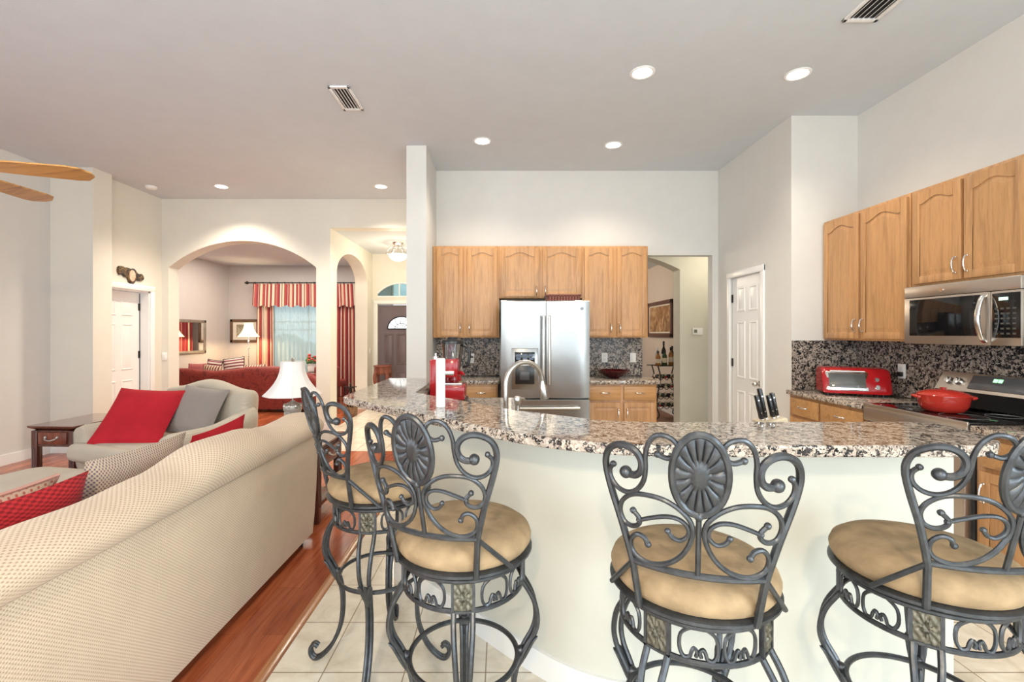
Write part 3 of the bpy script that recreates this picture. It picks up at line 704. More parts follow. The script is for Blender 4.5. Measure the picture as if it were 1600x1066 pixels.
# ------------------------------------------------------------------ fridge
FY = 4.78
fz = thing('refrigerator', 'stainless french-door refrigerator with ice and water dispenser', 'refrigerator', (.455, 5.2, 0))
emit('body', MB().box(.004, .907, FY + .075, YB - .05, .0, 1.742, .004), plain('fridge_case', (0.05, 0.05, 0.052), 0.4, var=.05), fz)
def bowed(x0, x1, z0, z1, y, bow=.012, t=.07):
    loops = []
    n = 12
    lo = [(x0, y + t), (x0, y + .012)] + [(x0 + (x1 - x0) * i / n, y + .012 - bow * (1 - (2 * i / n - 1) ** 4)) for i in range(n + 1)] + [(x1, y + .012), (x1, y + t)]
    ins = [(0, .006), (.006, 0)]
    L = [(z0, .006), (z0 + .006, 0), (z1 - .006, 0), (z1, .006)]
    return [[(px, py + d, z) for px, py in lo] for z, d in L]
dl = emit('door', MB().loft(bowed(0, .459, .757, 1.762, FY)), STEEL, fz); dr = emit('door', MB().loft(bowed(.465, .911, .757, 1.762, FY)), STEEL, fz)
fd = emit('freezer_drawer', MB().loft(bowed(0, .911, .06, .745, FY)), STEEL, fz)
for par, x in ((dl, .432), (dr, .492)):
    mb = MB().tube([(x, FY - .055, .91), (x, FY - .055, 1.60)], .013, 14)
    for z in (.93, 1.58): mb.tube([(x, FY, z), (x, FY - .055, z)], .011, 10)
    mb.ball((x, FY - .055, .91), .014, 8); mb.ball((x, FY - .055, 1.6), .014, 8)
    emit('handle', mb, NICKEL, par)
mb = MB().tube([(.15, FY - .055, .665), (.80, FY - .055, .665)], .013, 14)
for x in (.17, .78): mb.tube([(x, FY, .665), (x, FY - .055, .665)], .011, 10)
emit('handle', mb, NICKEL, fd)
mb = MB(facing_y(.105, FY, .85)); mb.box(0, .275, 0, .425, -.004, .010, .01); dp = emit('dispenser_panel', mb, STEEL, dl)
emit('dispenser_recess', MB(facing_y(.105, FY, .85)).box(.04, .235, .055, .245, .008, .013, .01), BLACK, dp)
mb = MB(facing_y(.105, FY, .85)); mb.box(.035, .24, .255, .385, .008, .013, .004); emit('control_display', mb, GLASSBLK, dp)
mb = MB(facing_y(.105, FY, .85))
for i in range(3):
    for j in range(3): mb.box(.05 + i * .066, .095 + i * .066, .268 + j * .036, .292 + j * .036, .013, .0145)
emit('button', mb, plain('dispenser_buttons', (0.10, 0.14, 0.20), 0.3), dp)
mb = MB(facing_y(.105, FY, .85)); mb.box(.085, .185, .10, .19, .013, .028, .006); emit('paddle', mb, plain('grey_paddle', (0.06, 0.06, 0.065), 0.35), dp)
mb = MB(facing_y(.83, FY - .001, 1.68)); mb.tube([(0, 0, 0), (0, 0, .004)], .017, 20); mb.tube([(.009 * cos(a * PI / 6), .009 * sin(a * PI / 6), .0045) for a in range(12)], .0022, 6, True)
emit('badge', mb, plain('badge_grey', (0.22, 0.22, 0.23), 0.3, 0.6), dr)
emit('hinge_cover', MB().box(.02, .12, FY + .03, FY + .14, 1.742, 1.765, .004).box(.80, .89, FY + .03, FY + .14, 1.742, 1.765, .004), BLACK, fz)
mb = MB()
def rrect(w, d, r, n=5):
    out = []
    for cx, cy, a0 in ((w / 2 - r, d / 2 - r, 0), (-w / 2 + r, d / 2 - r, 90), (-w / 2 + r, -d / 2 + r, 180), (w / 2 - r, -d / 2 + r, 270)):
        for i in range(n + 1): a = rad(a0 + 90 * i / n); out.append((cx + r * cos(a), cy + r * sin(a)))
    return out
def tray(mb, c, w, d, h, wall=.012):
    A = rrect(w * .93, d * .93, .03); Bp = rrect(w, d, .035); C_ = rrect(w - 2 * wall, d - 2 * wall, .03); D = rrect(w * .9, d * .9, .03)
    mb.loft([[(c[0] + x, c[1] + y, c[2] + z) for x, y in P] for P, z in ((A, 0), (Bp, h), (C_, h), (D, .012))])
tray(mb, (.655, FY + .22, 1.743), .36, .28, .085)
mb.tube([(.655 + x, FY + .22 + y, 1.743 + .083) for x, y in rrect(.36, .28, .035)], .009, 8, True)
single('woven_basket', mb, WICKER, 'low red-brown woven basket lying on top of the fridge', 'basket', (.655, FY + .22, 1.743))

# ------------------------------------------------------------------ range, microwave
rg = thing('range', 'stainless electric range with black glass cooktop under the microwave', 'stove', (2.92, 2.96, 0))
emit('body', MB().box(2.63, XR - .03, 2.587, 3.333, .03, .905, .004), plain('range_case', (0.03, 0.03, 0.032), .35), rg)
mb = MB().box(2.585, 2.63, 2.60, 3.32, .26, .80, .008); od = emit('oven_door', mb, STEEL_W, rg)
emit('oven_window', MB().box(2.581, 2.59, 2.72, 3.20, .38, .66, .003), GLASSBLK, od)
mb = MB().tube([(2.535, 2.64, .76), (2.535, 3.28, .76)], .012, 12)
for y in (2.66, 3.26): mb.tube([(2.535, y, .76), (2.59, y, .76)], .009, 8)
emit('handle', mb, NICKEL, od)
emit('drawer', MB().box(2.59, 2.63, 2.60, 3.32, .06, .25, .006), STEEL_W, rg)
emit('front_panel', MB().box(2.588, 2.63, 2.59, 3.33, .81, .905, .006), STEEL_W, rg)
ct = emit('cooktop', MB().box(2.60, XR - .12, 2.587, 3.333, .905, .928, .004), GLASSBLK, rg)
emit('cooktop_edge', MB().box(2.588, 2.602, 2.587, 3.333, .900, .930, .004), STEEL_W, ct)
BP = plain('burner_print', (0.2, 0.2, 0.2), .3)
for x, y, r in ((2.76, 2.78, .11), (2.76, 3.14, .08), (3.0, 2.78, .08), (3.0, 3.14, .10)): emit('burner_ring', MB().tube([(x + r * cos(i * PI / 24), y + r * sin(i * PI / 24), .9285) for i in range(48)], .0012, 4, True), BP, ct)
mb = MB(frame((0, 0, 0), (1, 0, 0), (0, 0, 1), (0, -1, 0)))
mb.prism([(3.10, 1.035), (3.215, 1.035), (3.215, 1.15), (3.165, 1.155)], -3.333, -2.587)
gd = emit('backguard', mb, STEEL_W, rg)
mb = MB(frame((0, 0, 0), (1, 0, 0), (0, 0, 1), (0, -1, 0))); mb.prism([(3.115, .93), (3.215, .93), (3.215, 1.034), (3.105, 1.034)], -3.33, -2.59); emit('rear_panel', mb, BLACK, rg)
Mg = frame((3.1035, 3.30, 1.042), (0, -1, 0), Vector((.065, 0, .12)).normalized(), Vector((-.12, 0, .065)).normalized())
emit('control_panel', MB(Mg).box(.19, .55, .015, .115, .0, .006, .004), plain('grey_control_glass', (0.10, 0.10, 0.105), .15), gd)
emit('clock_display', MB(Mg).box(.33, .355, .075, .098, .006, .0075).box(.36, .385, .075, .098, .006, .0075), DISP, gd)
for x in (.05, .115, .60, .665):
    mb = MB(Mg @ Matrix.Translation((x, .06, 0))); mb.tube([(0, 0, -.002), (0, 0, .022)], [.026, .022], 20); mb.box(-.004, .004, -.02, .02, .02, .03, .002)
    emit('knob', mb, CHROME, gd)
mw = thing('microwave', 'stainless over-the-range microwave with dark glass door', 'microwave', (3.05, 2.96, 1.352))
Xm = 2.885
emit('body', MB().box(Xm + .03, XR - .003, 2.585, 3.335, 1.352, 1.752, .004), plain('microwave_case', (0.05, .05, .052), .4), mw)
Mm = facing_mx(Xm + .03, 3.335, 1.352)
emit('top_vent_panel', MB(Mm).box(0, .75, .32, .398, 0, .03, .006), STEEL_W, mw)
dd = emit('door', MB(Mm).box(0, .585, 0, .318, 0, .03, .005), STEEL_W, mw)
emit('door_window', MB(Mm).box(.045, .53, .055, .305, .026, .033, .006), GLASSBLK, dd)
mb = MB(Mm); mb.tube(spl([(.556, .02, .03), (.556, .05, .055), (.556, .16, .078), (.556, .27, .055), (.556, .30, .03)], 5), .015, 12, flat=.7); emit('handle', mb, CHROME, dd)
cp = emit('control_panel', MB(Mm).box(.587, .75, 0, .318, 0, .028, .005), STEEL_W, mw)
kp = emit('keypad', MB(Mm).box(.597, .746, .045, .305, .026, .031, .004), GLASSBLK, cp)
emit('clock_display', MB(Mm).box(.635, .685, .262, .28, .031, .0322), DISP_T, kp)
mb = MB(Mm)
for i in range(4):
    for j in range(6): mb.box(.612 + i * .032, .630 + i * .032, .065 + j * .029, .075 + j * .029, .031, .0318)
emit('key', mb, plain('key_print', (0.07, .07, .06), .4), kp)
mb = MB(Mm @ Matrix.Translation((.28, .358, .03))); mb.tube([(0, 0, 0), (0, 0, .004)], .014, 18); emit('badge', mb, CHROME, mw)

# ------------------------------------------------------------------ counter things
# pot
pot = thing('casserole_pot', 'red enamel lidded casserole on the black cooktop', 'pot', (2.80, 2.95, .9285))
emit('pot_body', MB().lathe([(.080, .9285), (.102, .938), (.121, .97), (.127, 1.01), (.129, 1.03), (.123, 1.03), (.11, .96), (.0001, .95)], 40, (2.80, 2.95, 0)), RED_POT, pot)
ld = emit('lid', MB().lathe([(.132, 1.030), (.132, 1.037), (.122, 1.046), (.09, 1.060), (.045, 1.068), (.0001, 1.070)], 40, (2.80, 2.95, 0)), RED_POT, pot)
emit('lid_knob', MB().lathe([(.012, 1.067), (.01, 1.073), (.018, 1.077), (.018, 1.081), (.0001, 1.084)], 20, (2.80, 2.95, 0)), RED_POT, ld)
for s in (1, -1):
    mb = MB(base_matrix((2.80, 2.95, 1.02), rad(-25 + (0 if s > 0 else 180))))
    mb.tube(spl([(.122, -.038, 0), (.144, -.03, .003), (.150, 0, .004), (.144, .03, .003), (.122, .038, 0)], 5), .009, 8)
    emit('handle', mb, RED_POT, pot)
# toaster oven
TL, TR = (2.925, 3.90, .914), rad(-24)
to = thing('toaster_oven', 'red rounded toaster oven in the counter corner', 'toaster oven', TL, TR, local=True)
mb = MB(); prof = []
def toast(x0, x1): 
    pr = [(-.14, .02), (.12, .02), (.14, .05), (.14, .19), (.10, .225), (-.04, .225), (-.09, .205), (-.13, .12), (-.15, .04)]
    P = spl([(a, b, 0) for a, b in pr], 4, True); P = [(p.x, p.y) for p in P]
    L = []
    for x, k in ((x0, .93), (x0 + .012, .985), (x0 + .03, 1), (x1 - .05, 1), (x1 - .02, .975), (x1, .88)):
        L.append([(x, a * k, .12 + (b - .12) * k) for a, b in P])
    return L
emit('body', MB().loft(toast(-.22, .24)), RED_GLOSS, to)
Mt = frame((-.20, -.142, .04), (1, 0, 0), Vector((0, .052, .16)).normalized(), Vector((0, -.16, .052)).normalized())
dr_ = emit('door', MB(Mt).box(.0, .295, .0, .165, -.012, .012, .012), CHROME, to)
emit('door_glass', MB(Mt).box(.022, .273, .025, .148, .008, .0145, .008), plain('smoked_glass', (0.11, .11, .105), .06), dr_)
mb = MB(Mt); mb.tube([(.03, .158, .035), (.265, .158, .035)], .008, 10); mb.tube([(.04, .158, .01), (.04, .158, .035)], .006, 8); mb.tube([(.255, .158, .01), (.255, .158, .035)], .006, 8); emit('handle', mb, CHROME, dr_)
for z in (.04, .095): 
    kb = emit('knob', MB(Mt @ Matrix.Translation((.345, z, .0))).tube([(0, 0, 0), (0, 0, .012)], [.023, .021], 20).tube([(0, 0, .012), (0, 0, .024)], [.015, .013], 16), CHROME, to)
mb = MB()
for x in (-.18, .19):
    for y in (-.11, .10): mb.tube([(x, y, 0), (x, y, .025)], .014, 10)
emit('foot', mb, BLACK, to)
# bowl
single('bowl', MB().lathe([(.055, .9145), (.06, .92), (.11, .945), (.165, .985), (.185, 1.005), (.180, 1.008), (.15, .985), (.09, .945), (.0001, .932)], 40, (1.29, 5.33, 0)), BOWLGLASS, 'wide dark garnet glass bowl on the counter right of the fridge', 'bowl', (1.29, 5.33, .9145))
# outlets / switches
def plate(label, M, kind='outlet', cat='outlet', w=.072, h=.115, group=None):
    loc = M @ Vector((0, 0, 0))
    o = thing('wall_outlet' if kind == 'outlet' else 'light_switch', label, cat, loc)
    p = emit('cover_plate', MB(M).box(-w / 2, w / 2, -h / 2, h / 2, 0, .006, .003), WHITE_P, o)
    if kind == 'outlet':
        for z in (-.022, .022):
            s_ = emit('socket', MB(M @ Matrix.Translation((0, z, 0))).box(-.016, .016, -.014, .014, .004, .008, .004), plain('socket_white', (.7, .7, .69), .4, var=0), p)
    else: emit('rocker', MB(M).box(-.016, .016, -.032, .032, .004, .011, .003), WHITE_P, p)
    return o
BS = YB - .0225
plate('white wall outlet behind the dark bowl, nearer the fridge', facing_y(1.255, BS, 1.133)); plate('white switch plate at the right end of the backsplash beside the passage', facing_y(1.60, BS, 1.133), 'switch', 'switch')
oc = plate('white wall outlet with a black plug left of the fridge', facing_y(-.365, BS, 1.125))
mb = MB(); mb.box(-.39, -.34, BS - .03, BS - .006, 1.13, 1.155, .004); mb.tube(spl([(-.365, BS - .025, 1.15), (-.38, BS - .02, 1.20), (-.42, BS - .012, 1.29), (-.49, BS - .01, 1.372)], 6), .007, 6)
single('corded_plug', mb, BLACK, 'black plug and cord running up the granite from the outlet left of the fridge', 'cord', (-.365, BS, 1.13))
plate('white wall outlet on the granite beside the toaster oven', facing_mx(XR - .0225, 3.75, 1.12))
mb = MB(facing_mx(XR - .0225, 3.75, 1.12)); mb.box(-.015, .02, -.04, -.005, .006, .035, .005)
single('plug', mb, BLACK, 'black plug in the outlet beside the toaster oven', 'plug', (XR - .03, 3.75, 1.1))
plate('white light switch left of the big arch', facing_y(-4.955, YH - .001, 1.09), 'switch', 'switch')
plate('white light switch on the entry wall past the narrow arch', facing_px(-2.517, 8.93, 1.1), 'switch', 'switch')
tm = thing('thermostat', 'small white thermostat on the passage wall', 'thermostat', (2.86, 6.80, 1.457))
Mh = facing_y(2.86, 6.799, 1.457)
ca = emit('case', MB(Mh).box(-.075, .075, -.05, .05, 0, .025, .006), WHITE_P, tm); emit('display', MB(Mh).box(-.055, -.01, -.02, .028, .024, .027), plain('lcd_grey', (.16, .18, .15), .3), ca)
# faucet
fc = thing('kitchen_faucet', 'tall brushed nickel gooseneck faucet behind the bar', 'faucet', (.025, 2.42, .914))
fdv = Vector((.86, .50, 0)).normalized(); fp = Vector((.025, 2.42, 0))
mb = MB().lathe([(.028, .914), (.028, .925), (.020, .935), (.016, .96)], 24, (fp.x, fp.y, 0)); emit('base', mb, NICKEL, fc)
pts = []
R_ = .115
for z in (.95, 1.02, 1.10, 1.155): pts.append((fp.x, fp.y, z))
for i in range(1, 19):
    a = PI - PI * i / 18 * .97; p = fp + fdv * (R_ + R_ * cos(a)); pts.append((p.x, p.y, 1.155 + R_ * sin(a)))
emit('spout', MB().tube(pts, .0135, 16), NICKEL, fc)
e = Vector(pts[-1]); dn = Vector((fdv.x * .16, fdv.y * .16, -1)).normalized()
emit('spray_head', MB().tube([e, e + dn * .02, e + dn * .03, e + dn * .085, e + dn * .10], [.0145, .0155, .019, .025, .024], 18), NICKEL, fc)
mb = MB().tube([(fp.x, fp.y, .975), (fp.x + .045, fp.y - .03, .985)], .010, 10).tube([(fp.x + .045, fp.y - .03, .985), (fp.x + .065, fp.y - .04, 1.05)], .006, 8); emit('handle', mb, NICKEL, fc)
sd = thing('soap_dispenser', 'small nickel soap pump beside the faucet', 'soap dispenser', (.083, 2.36, .914))
emit('base', MB().lathe([(.02, .914), (.02, .93), (.012, .94), (.011, 1.065)], 18, (.083, 2.36, 0)), NICKEL, sd)
emit('pump_head', MB().lathe([(.012, 1.06), (.0165, 1.07), (.0175, 1.098), (.014, 1.104), (.0001, 1.105)], 18, (.083, 2.36, 0)).tube([(.083, 2.36, 1.092), (.115, 2.385, 1.090), (.122, 2.392, 1.080)], .006, 8), NICKEL, sd)
# white slim tower on bar
mb = MB(base_matrix((-.292, 2.245, 1.068), rad(12))).box(-.021, .021, -.021, .021, 0, .235, .004)
single('white_tower', mb, PAPER, 'slim white upright block standing on the bar top in front of the red coffee machine', 'speaker', (-.292, 2.245, 1.068), rad(12))
# coffee machine and blender
CM = (-.39, 3.30, .914)
cmk = thing('coffee_machine', 'glossy red coffee machine on the lower counter left of the faucet', 'coffee machine', CM)
emit('body', MB().box(-.52 + .03, -.40, 3.18, 3.42, .93, 1.245, .012), RED_GLOSS, cmk)
emit('brew_head', MB().box(-.40, -.30, 3.21, 3.39, 1.12, 1.245, .012).tube([(-.30, 3.28, 1.145), (-.275, 3.26, 1.15), (-.262, 3.25, 1.135)], .012, 10), RED_GLOSS, cmk)
emit('base', MB().box(-.40, -.25, 3.18, 3.42, .965, 1.065, .012), RED_GLOSS, cmk)
emit('drip_tray', MB().box(-.40, -.27, 3.20, 3.40, 1.065, 1.082, .004), CHROME, cmk)
emit('foot', MB().box(-.495, -.24, 3.17, 3.43, .914, .965, .006), BLACK, cmk)
mb = MB().lathe([(.02, 1.245), (.02, 1.262), (.008, 1.265), (.008, 1.285)], 14, (-.455, 3.25, 0)); emit('lever', mb, CHROME, cmk)
emit('name_plate', MB().box(-.385, -.325, 3.206, 3.212, 1.135, 1.165, .002), NICKEL, cmk)
bl = thing('blender', 'countertop blender with clear jar and black lid behind the red coffee machine', 'blender', (-.37, 3.55, .914))
emit('motor_base', MB().lathe([(.085, .914), (.09, .93), (.08, 1.02), (.065, 1.10), (.06, 1.15)], 28, (-.37, 3.55, 0)), RED_GLOSS, bl)
jr = emit('jar', MB().lathe([(.058, 1.15), (.062, 1.17), (.085, 1.345), (.088, 1.35), (.084, 1.35), (.058, 1.175), (.0001, 1.165)], 28, (-.37, 3.55, 0)), glass('blender_jar', (.86, .92, .94), 0, .5), bl)
emit('handle', MB().tube(spl([(-.285, 3.53, 1.33), (-.245, 3.52, 1.31), (-.24, 3.52, 1.24), (-.255, 3.52, 1.18), (-.29, 3.53, 1.17)], 5), .011, 10), BLACK, jr)
emit('lid', MB().lathe([(.090, 1.345), (.092, 1.36), (.085, 1.375), (.045, 1.38), (.04, 1.395), (.0001, 1.396)], 28, (-.37, 3.55, 0)), BLACK, bl)
# knife block and knives
KB = Matrix.Translation((1.255, 2.12, .874)) @ Matrix.Rotation(rad(-12), 4, 'Y')
mb = MB(KB); mb.box(-.055, .055, -.05, .05, 0.052, .165, .006)
single('knife_block', mb, KNIFEBLK, 'pale wood knife block just behind the bar', 'knife block', (1.255, 2.12, .914))
for x, y, L, lab in ((-.036, .0, .115, 'black-handled knife at the left of the knife block'), (-.012, .01, .14, 'tallest black-handled knife, in the middle of the knife block'), (.014, -.005, .105, 'black-handled knife at the front of the knife block'), (.037, .005, .11, 'black-handled knife at the right of the knife block')):
    k = thing('knife', lab, 'knife', KB @ Vector((x, y, .166)), 0, 'knives in the block')
    mb = MB(KB); mb.box(x - .008, x + .008, y - .012, y + .012, .170, .166 + L, .005); h_ = emit('handle', mb, BLACK, k)
    mb = MB(KB)
    for z in (.2, .2 + L * .5): mb.tube([(x - .009, y, z), (x + .009, y, z)], .003, 8); mb.tube([(x, y - .0125, z), (x, y + .0125, z)], .003, 8)
    emit('rivet', mb, CHROME, h_)
    emit('bolster', MB(KB).box(x - .004, x + .004, y - .011, y + .011, .162, .171), CHROME, k)

# ------------------------------------------------------------------ bar stools
def make_stool():
    st = thing('bar_stool', '', 'bar stool', (0, 0, 0), 0, 'iron scroll-back bar stools', local=True)
    emit('seat_cushion', MB().lathe([(.18, .752), (.204, .757), (.214, .772), (.216, .787), (.209, .805), (.187, .820), (.135, .831), (.07, .836), (.0001, .837)], 48), SUEDE, st)
    emit('seat_plate', MB().lathe([(.14, .738), (.212, .738), (.219, .743), (.219, .750), (.212, .755), (.0001, .754)], 48), IRON, st)
    def bp(s, z):            # point of the curved leaning back
        Rr = .32; lean = .24
        return Vector((Rr * sin(s / Rr), -.204 - lean * (z - .75) + Rr * (1 - cos(s / Rr)), z))
    def cr(pts, m): return [bp(m * (x - 535) / 1760, .865 + (650 - y) / 1600) for x, y in pts]
    up = [(770, 845), (778, 790), (792, 700), (803, 640), (850, 500), (900, 380), (928, 300), (932, 250), (912, 208), (868, 183), (820, 178), (778, 195), (755, 228), (757, 265), (782, 288), (822, 290)]
    sc = [(690, 192), (652, 202), (622, 187), (613, 157), (640, 126), (688, 120), (723, 150), (738, 200), (738, 250), (746, 302), (775, 345), (820, 366), (868, 358), (902, 328), (910, 292), (890, 266)]
    big = [(730, 562), (746, 537), (776, 531), (803, 556), (805, 596), (778, 626), (720, 640), (650, 620), (592, 570), (560, 502), (562, 442), (602, 396), (662, 366), (730, 359), (798, 370), (844, 406), (858, 450), (840, 490), (805, 503), (772, 490), (766, 463), (794, 436)]
    inner = [(768, 470), (722, 450), (660, 430), (610, 431), (577, 455), (573, 490), (600, 514), (631, 509), (650, 486)]
    for m in (1, -1):
        a = emit('upright', MB().tube(spl(cr(up, m), 4), .0088, 8), IRON, st)
        emit('finial', MB().ball(cr([(826, 285)], m)[0], .015, 10), IRON, a)
        for pts, r in ((sc, .0060), (big, .0060), (inner, .0053)):
            c = cr(pts, m); g = emit('scroll', MB().tube(spl(c, 4), r, 8).ball(c[0], r * 1.35, 8).ball(c[-1], r * 1.35, 8), IRON, st)
        p0 = bp(m * .152, .86); emit('brace', MB().tube([p0, Vector((m * .205, -.095, .752))], .007, 8), IRON, st)
    emit('cross_rail', MB().tube([bp(-.152 + .304 * i / 12, .865) for i in range(13)], .008, 8), IRON, st)
    emit('center_post', MB().tube([bp(0, .865), bp(0, 1.02)], .0065, 8).ball(bp(0, 1.016), .011, 8), IRON, st)
    # oval medallion with petals
    zc = 1.112; A_, B_ = .057, .096
    c0 = bp(0, zc); ez = (bp(0, zc + .05) - bp(0, zc - .05)).normalized(); ex = Vector((1, 0, 0)); en = ex.cross(ez)
    Mo = frame(c0, ex, ez, en)
    md = emit('medallion_rim', MB(Mo).tube([(A_ * cos(2 * PI * i / 40), B_ * sin(2 * PI * i / 40), 0) for i in range(40)], .0085, 8, True), IRON, st)
    v = []; f = []; NR, NT = 14, 96
    for side in (1, -1):
        o = len(v)
        for j in range(NR + 1):
            r = j / NR
            for i in range(NT):
                a = 2 * PI * i / NT
                pet = abs(cos(8 * a)) ** .30
                if r < .30: z = .005 + .005 * math.sqrt(max(0, 1 - (r / .30) ** 2))
                else: z = .001 + .006 * pet * sin(PI * min(1, (r - .30) / .70)) ** .6
                v.append((A_ * r * cos(a), B_ * r * sin(a), side * z))
        for j in range(NR):
            for i in range(NT): f.append((o + j * NT + i, o + j * NT + (i + 1) % NT, o + (j + 1) * NT + (i + 1) % NT, o + (j + 1) * NT + i))
    emit('medallion', MB(Mo).add(v, f), IRON, st, sharp=70)
    # base (can be turned against the seat)
    def hoop(r, z, t): return [(r * cos(2 * PI * i / 56), r * sin(2 * PI * i / 56), z) for i in range(56)]
    base = emit('apron', MB().tube(hoop(.186, .637, 0), .0075, 8, True, up=(0, 0, 1)).tube(hoop(.192, .726, 0), .0085, 8, True, up=(0, 0, 1)).lathe([(.12, .722), (.195, .725), (.195, .738), (.12, .738), (.12, .722)], 40, caps=False), IRON, st)
    for q in range(4):
        aq = PI / 2 * q - PI / 2
        Mq = Matrix.Rotation(aq + PI / 2, 4, 'Z')            # local -y is outward
        Mp = Mq @ frame((0, -.188, .681), (1, 0, 0), (0, 0, 1), (0, -1, 0))
        mb = MB(Mp)
        for u0, u1, v0, v1 in ((-.034, -.026, -.046, .046), (.026, .034, -.046, .046), (-.034, .034, -.046, -.040), (-.034, .034, .040, .046)): mb.box(u0, u1, v0, v1, -.006, .006)
        fr_ = emit('plaque_frame', mb, IRON, base)
        v = []; f = []; n = 26
        for j in range(n + 1):
            for i in range(n + 1):
                x = -1 + 2 * i / n; y = -1 + 2 * j / n; r = math.hypot(x, y); a = math.atan2(y, x)
                z = .003 + .004 * abs(cos(6 * a)) * max(0, min(1, 1.3 - r)) * min(1, r * 4) + .002 * sin(9 * x) * sin(9 * y)
                v.append((x * .027, y * .041, z))
        for j in range(n):
            for i in range(n): f.append((j * (n + 1) + i, j * (n + 1) + i + 1, (j + 1) * (n + 1) + i + 1, (j + 1) * (n + 1) + i))
        mb = MB(Mp).add(v, f); mb.box(-.027, .027, -.041, .041, -.004, .002)
        pl = emit('floral_plaque', mb, PLAQUE, base); pl['label'] = 'bronze floral plaque'
        for k in (-1, 1):
            ac = PI / 4 + k * .27
            def ap(s, z): 
                a = ac + s / .188; return Vector((.188 * sin(a), -.188 * cos(a), z))
            om = [(-.006, .652), (-.003, .664), (-.010, .672), (-.016, .662), (-.020, .650), (-.034, .648), (-.043, .668), (-.040, .700), (-.020, .718), (0, .722), (.020, .718), (.040, .700), (.043, .668), (.034, .648), (.020, .650), (.016, .662), (.010, .672), (.003, .664), (.006, .652)]
            mb = MB(Mq).tube(spl([ap(s, z) for s, z in om], 3), .0048, 6)
            emit('apron_scroll', mb, IRON, base)
        # leg: two bent bars joined at the knee, leaf and scrolled foot
        prof = [(.183, .640), (.222, .572), (.236, .505), (.226, .455), (.196, .405), (.170, .345), (.160, .27), (.168, .17), (.202, .085), (.246, .034), (.279, .018), (.298, .036), (.298, .064), (.282, .078), (.268, .068)]
        P = spl([(0, -r, z) for r, z in prof], 4)
        mb = MB(Mq)
        for s in (1, -1):
            pts = []
            for p in P:
                off = .027 if p.z > .6 else (.027 - .019 * min(1, (.6 - p.z) / .26))
                off = off if p.z > .34 else max(.0062, .008)
                pts.append((s * off, p.y, p.z))
            mb.tube(pts, .0085, 8, up=(1, 0, 0))
        lg = emit('leg', mb, IRON, base)
        mb = MB(Mq)
        for ang in (-.6, 0, .6):
            mb.tube(spl([(sin(ang) * .004, -.176, .340), (sin(ang) * .016, -.198, .385), (sin(ang) * .034, -.222, .435), (sin(ang) * .040, -.236, .450)], 4), [.010 * k for k in (.5, .7, .9, 1, 1.1, 1.1, 1.1, 1, 1, .9, .8, .6, .3)], 8, flat=.6)
        mb.ball((0, -.184, .392), .017, 8); mb.tube([(-.012, -.178, .385), (.012, -.178, .385)], .013, 10)
        emit('leaf_ornament', mb, IRON, lg)
    emit('foot_ring', MB().tube(hoop(.172, .393, 0), .0085, 8, True, up=(0, 0, 1)), IRON, base)
    return st, base
ST = [((-.12, 1.50), rad(-23), rad(4), 'iron scroll-back bar stool between the one beside the sofa and the centre one'),
      ((.525, 1.285), rad(-19), rad(-47), 'iron scroll-back bar stool standing alone in front of the straight bar, back facing us squarely'),
      ((1.19, 1.32), rad(-3), rad(-39), 'iron scroll-back bar stool at the right end of the bar, cut by the frame'),
      ((-.525, 2.02), rad(-51), rad(0), 'iron scroll-back bar stool nearest the sofa, turned side-on')]
stool, base0 = make_stool()
for i, ((x, y), rs, rb, lab) in enumerate(ST):
    o = stool if i == 0 else copy_tree(stool)
    o.location = (x, y, 0); o.rotation_euler = (0, 0, rs); o['label'] = lab
for o in [q for q in COL.objects if q.name.startswith('apron') and not q.name.startswith('apron_scroll')]:
    r = o.parent; k = min(range(4), key=lambda j: abs(r.location.x - ST[j][0][0]))
    o.rotation_euler = (0, 0, ST[k][2] - ST[k][1])

# ------------------------------------------------------------------ sofa
SXo = -1.29; SY0, SY1 = .85, 3.24
sofa = thing('sofa', 'cream dotted camel-back sofa seen from behind', 'sofa', (-1.75, 2.05, 0))
def Hs(y):
    pts = [(.85, .885), (1.3, .878), (1.55, .868), (1.8, .882), (2.1, .937), (2.4, .928), (2.6, .897), (2.76, .885), (2.9, .89), (3.05, .90), (3.15, .89), (3.24, .86)]
    for (a, b), (c, d) in zip(pts, pts[1:]):
        if a <= y <= c:
            t = (y - a) / (c - a); t = t * t * (3 - 2 * t); return b + (d - b) * t
    return pts[-1][1]
roll = [(.022, .735), (.046, .744), (.074, .785), (.084, .83), (.076, .875), (.046, .915), (-.005, .945), (-.07, .955), (-.12, .94), (-.16, .90), (-.175, .84), (-.17, .76), (-.165, .70)]
rp = spl([(a, b, 0) for a, b in roll], 4); rl = [0]
for a, b in zip(rp, rp[1:]): rl.append(rl[-1] + (b - a).length)
loops = []; ys = [SY0 + (SY1 - SY0) * i / 60 for i in range(61)]
ends = [0.0, .012, .03]
for y in ys:
    k = 1.0
    dd_ = SY1 - y
    if dd_ < .08: k = math.sqrt(max(0.0, 1 - ((.08 - dd_) / .08) ** 2)) * .55 + .45
    h = Hs(y)
    loops.append([Vector((SXo + (-.06 + (p.x + .06) * k), y, .735 + (p.y - .735) * (h - .735) / .22 * (k * .35 + .65))) for p in rp])
mb = MB().loft(loops, ring=True, caps=True, uv=lambda j, i: (ys[j] * .74, .74 * (rl[i] if i < len(rl) else rl[-1] + .2)))
emit('top_roll', mb, SOFA_F, sofa, sharp=60)
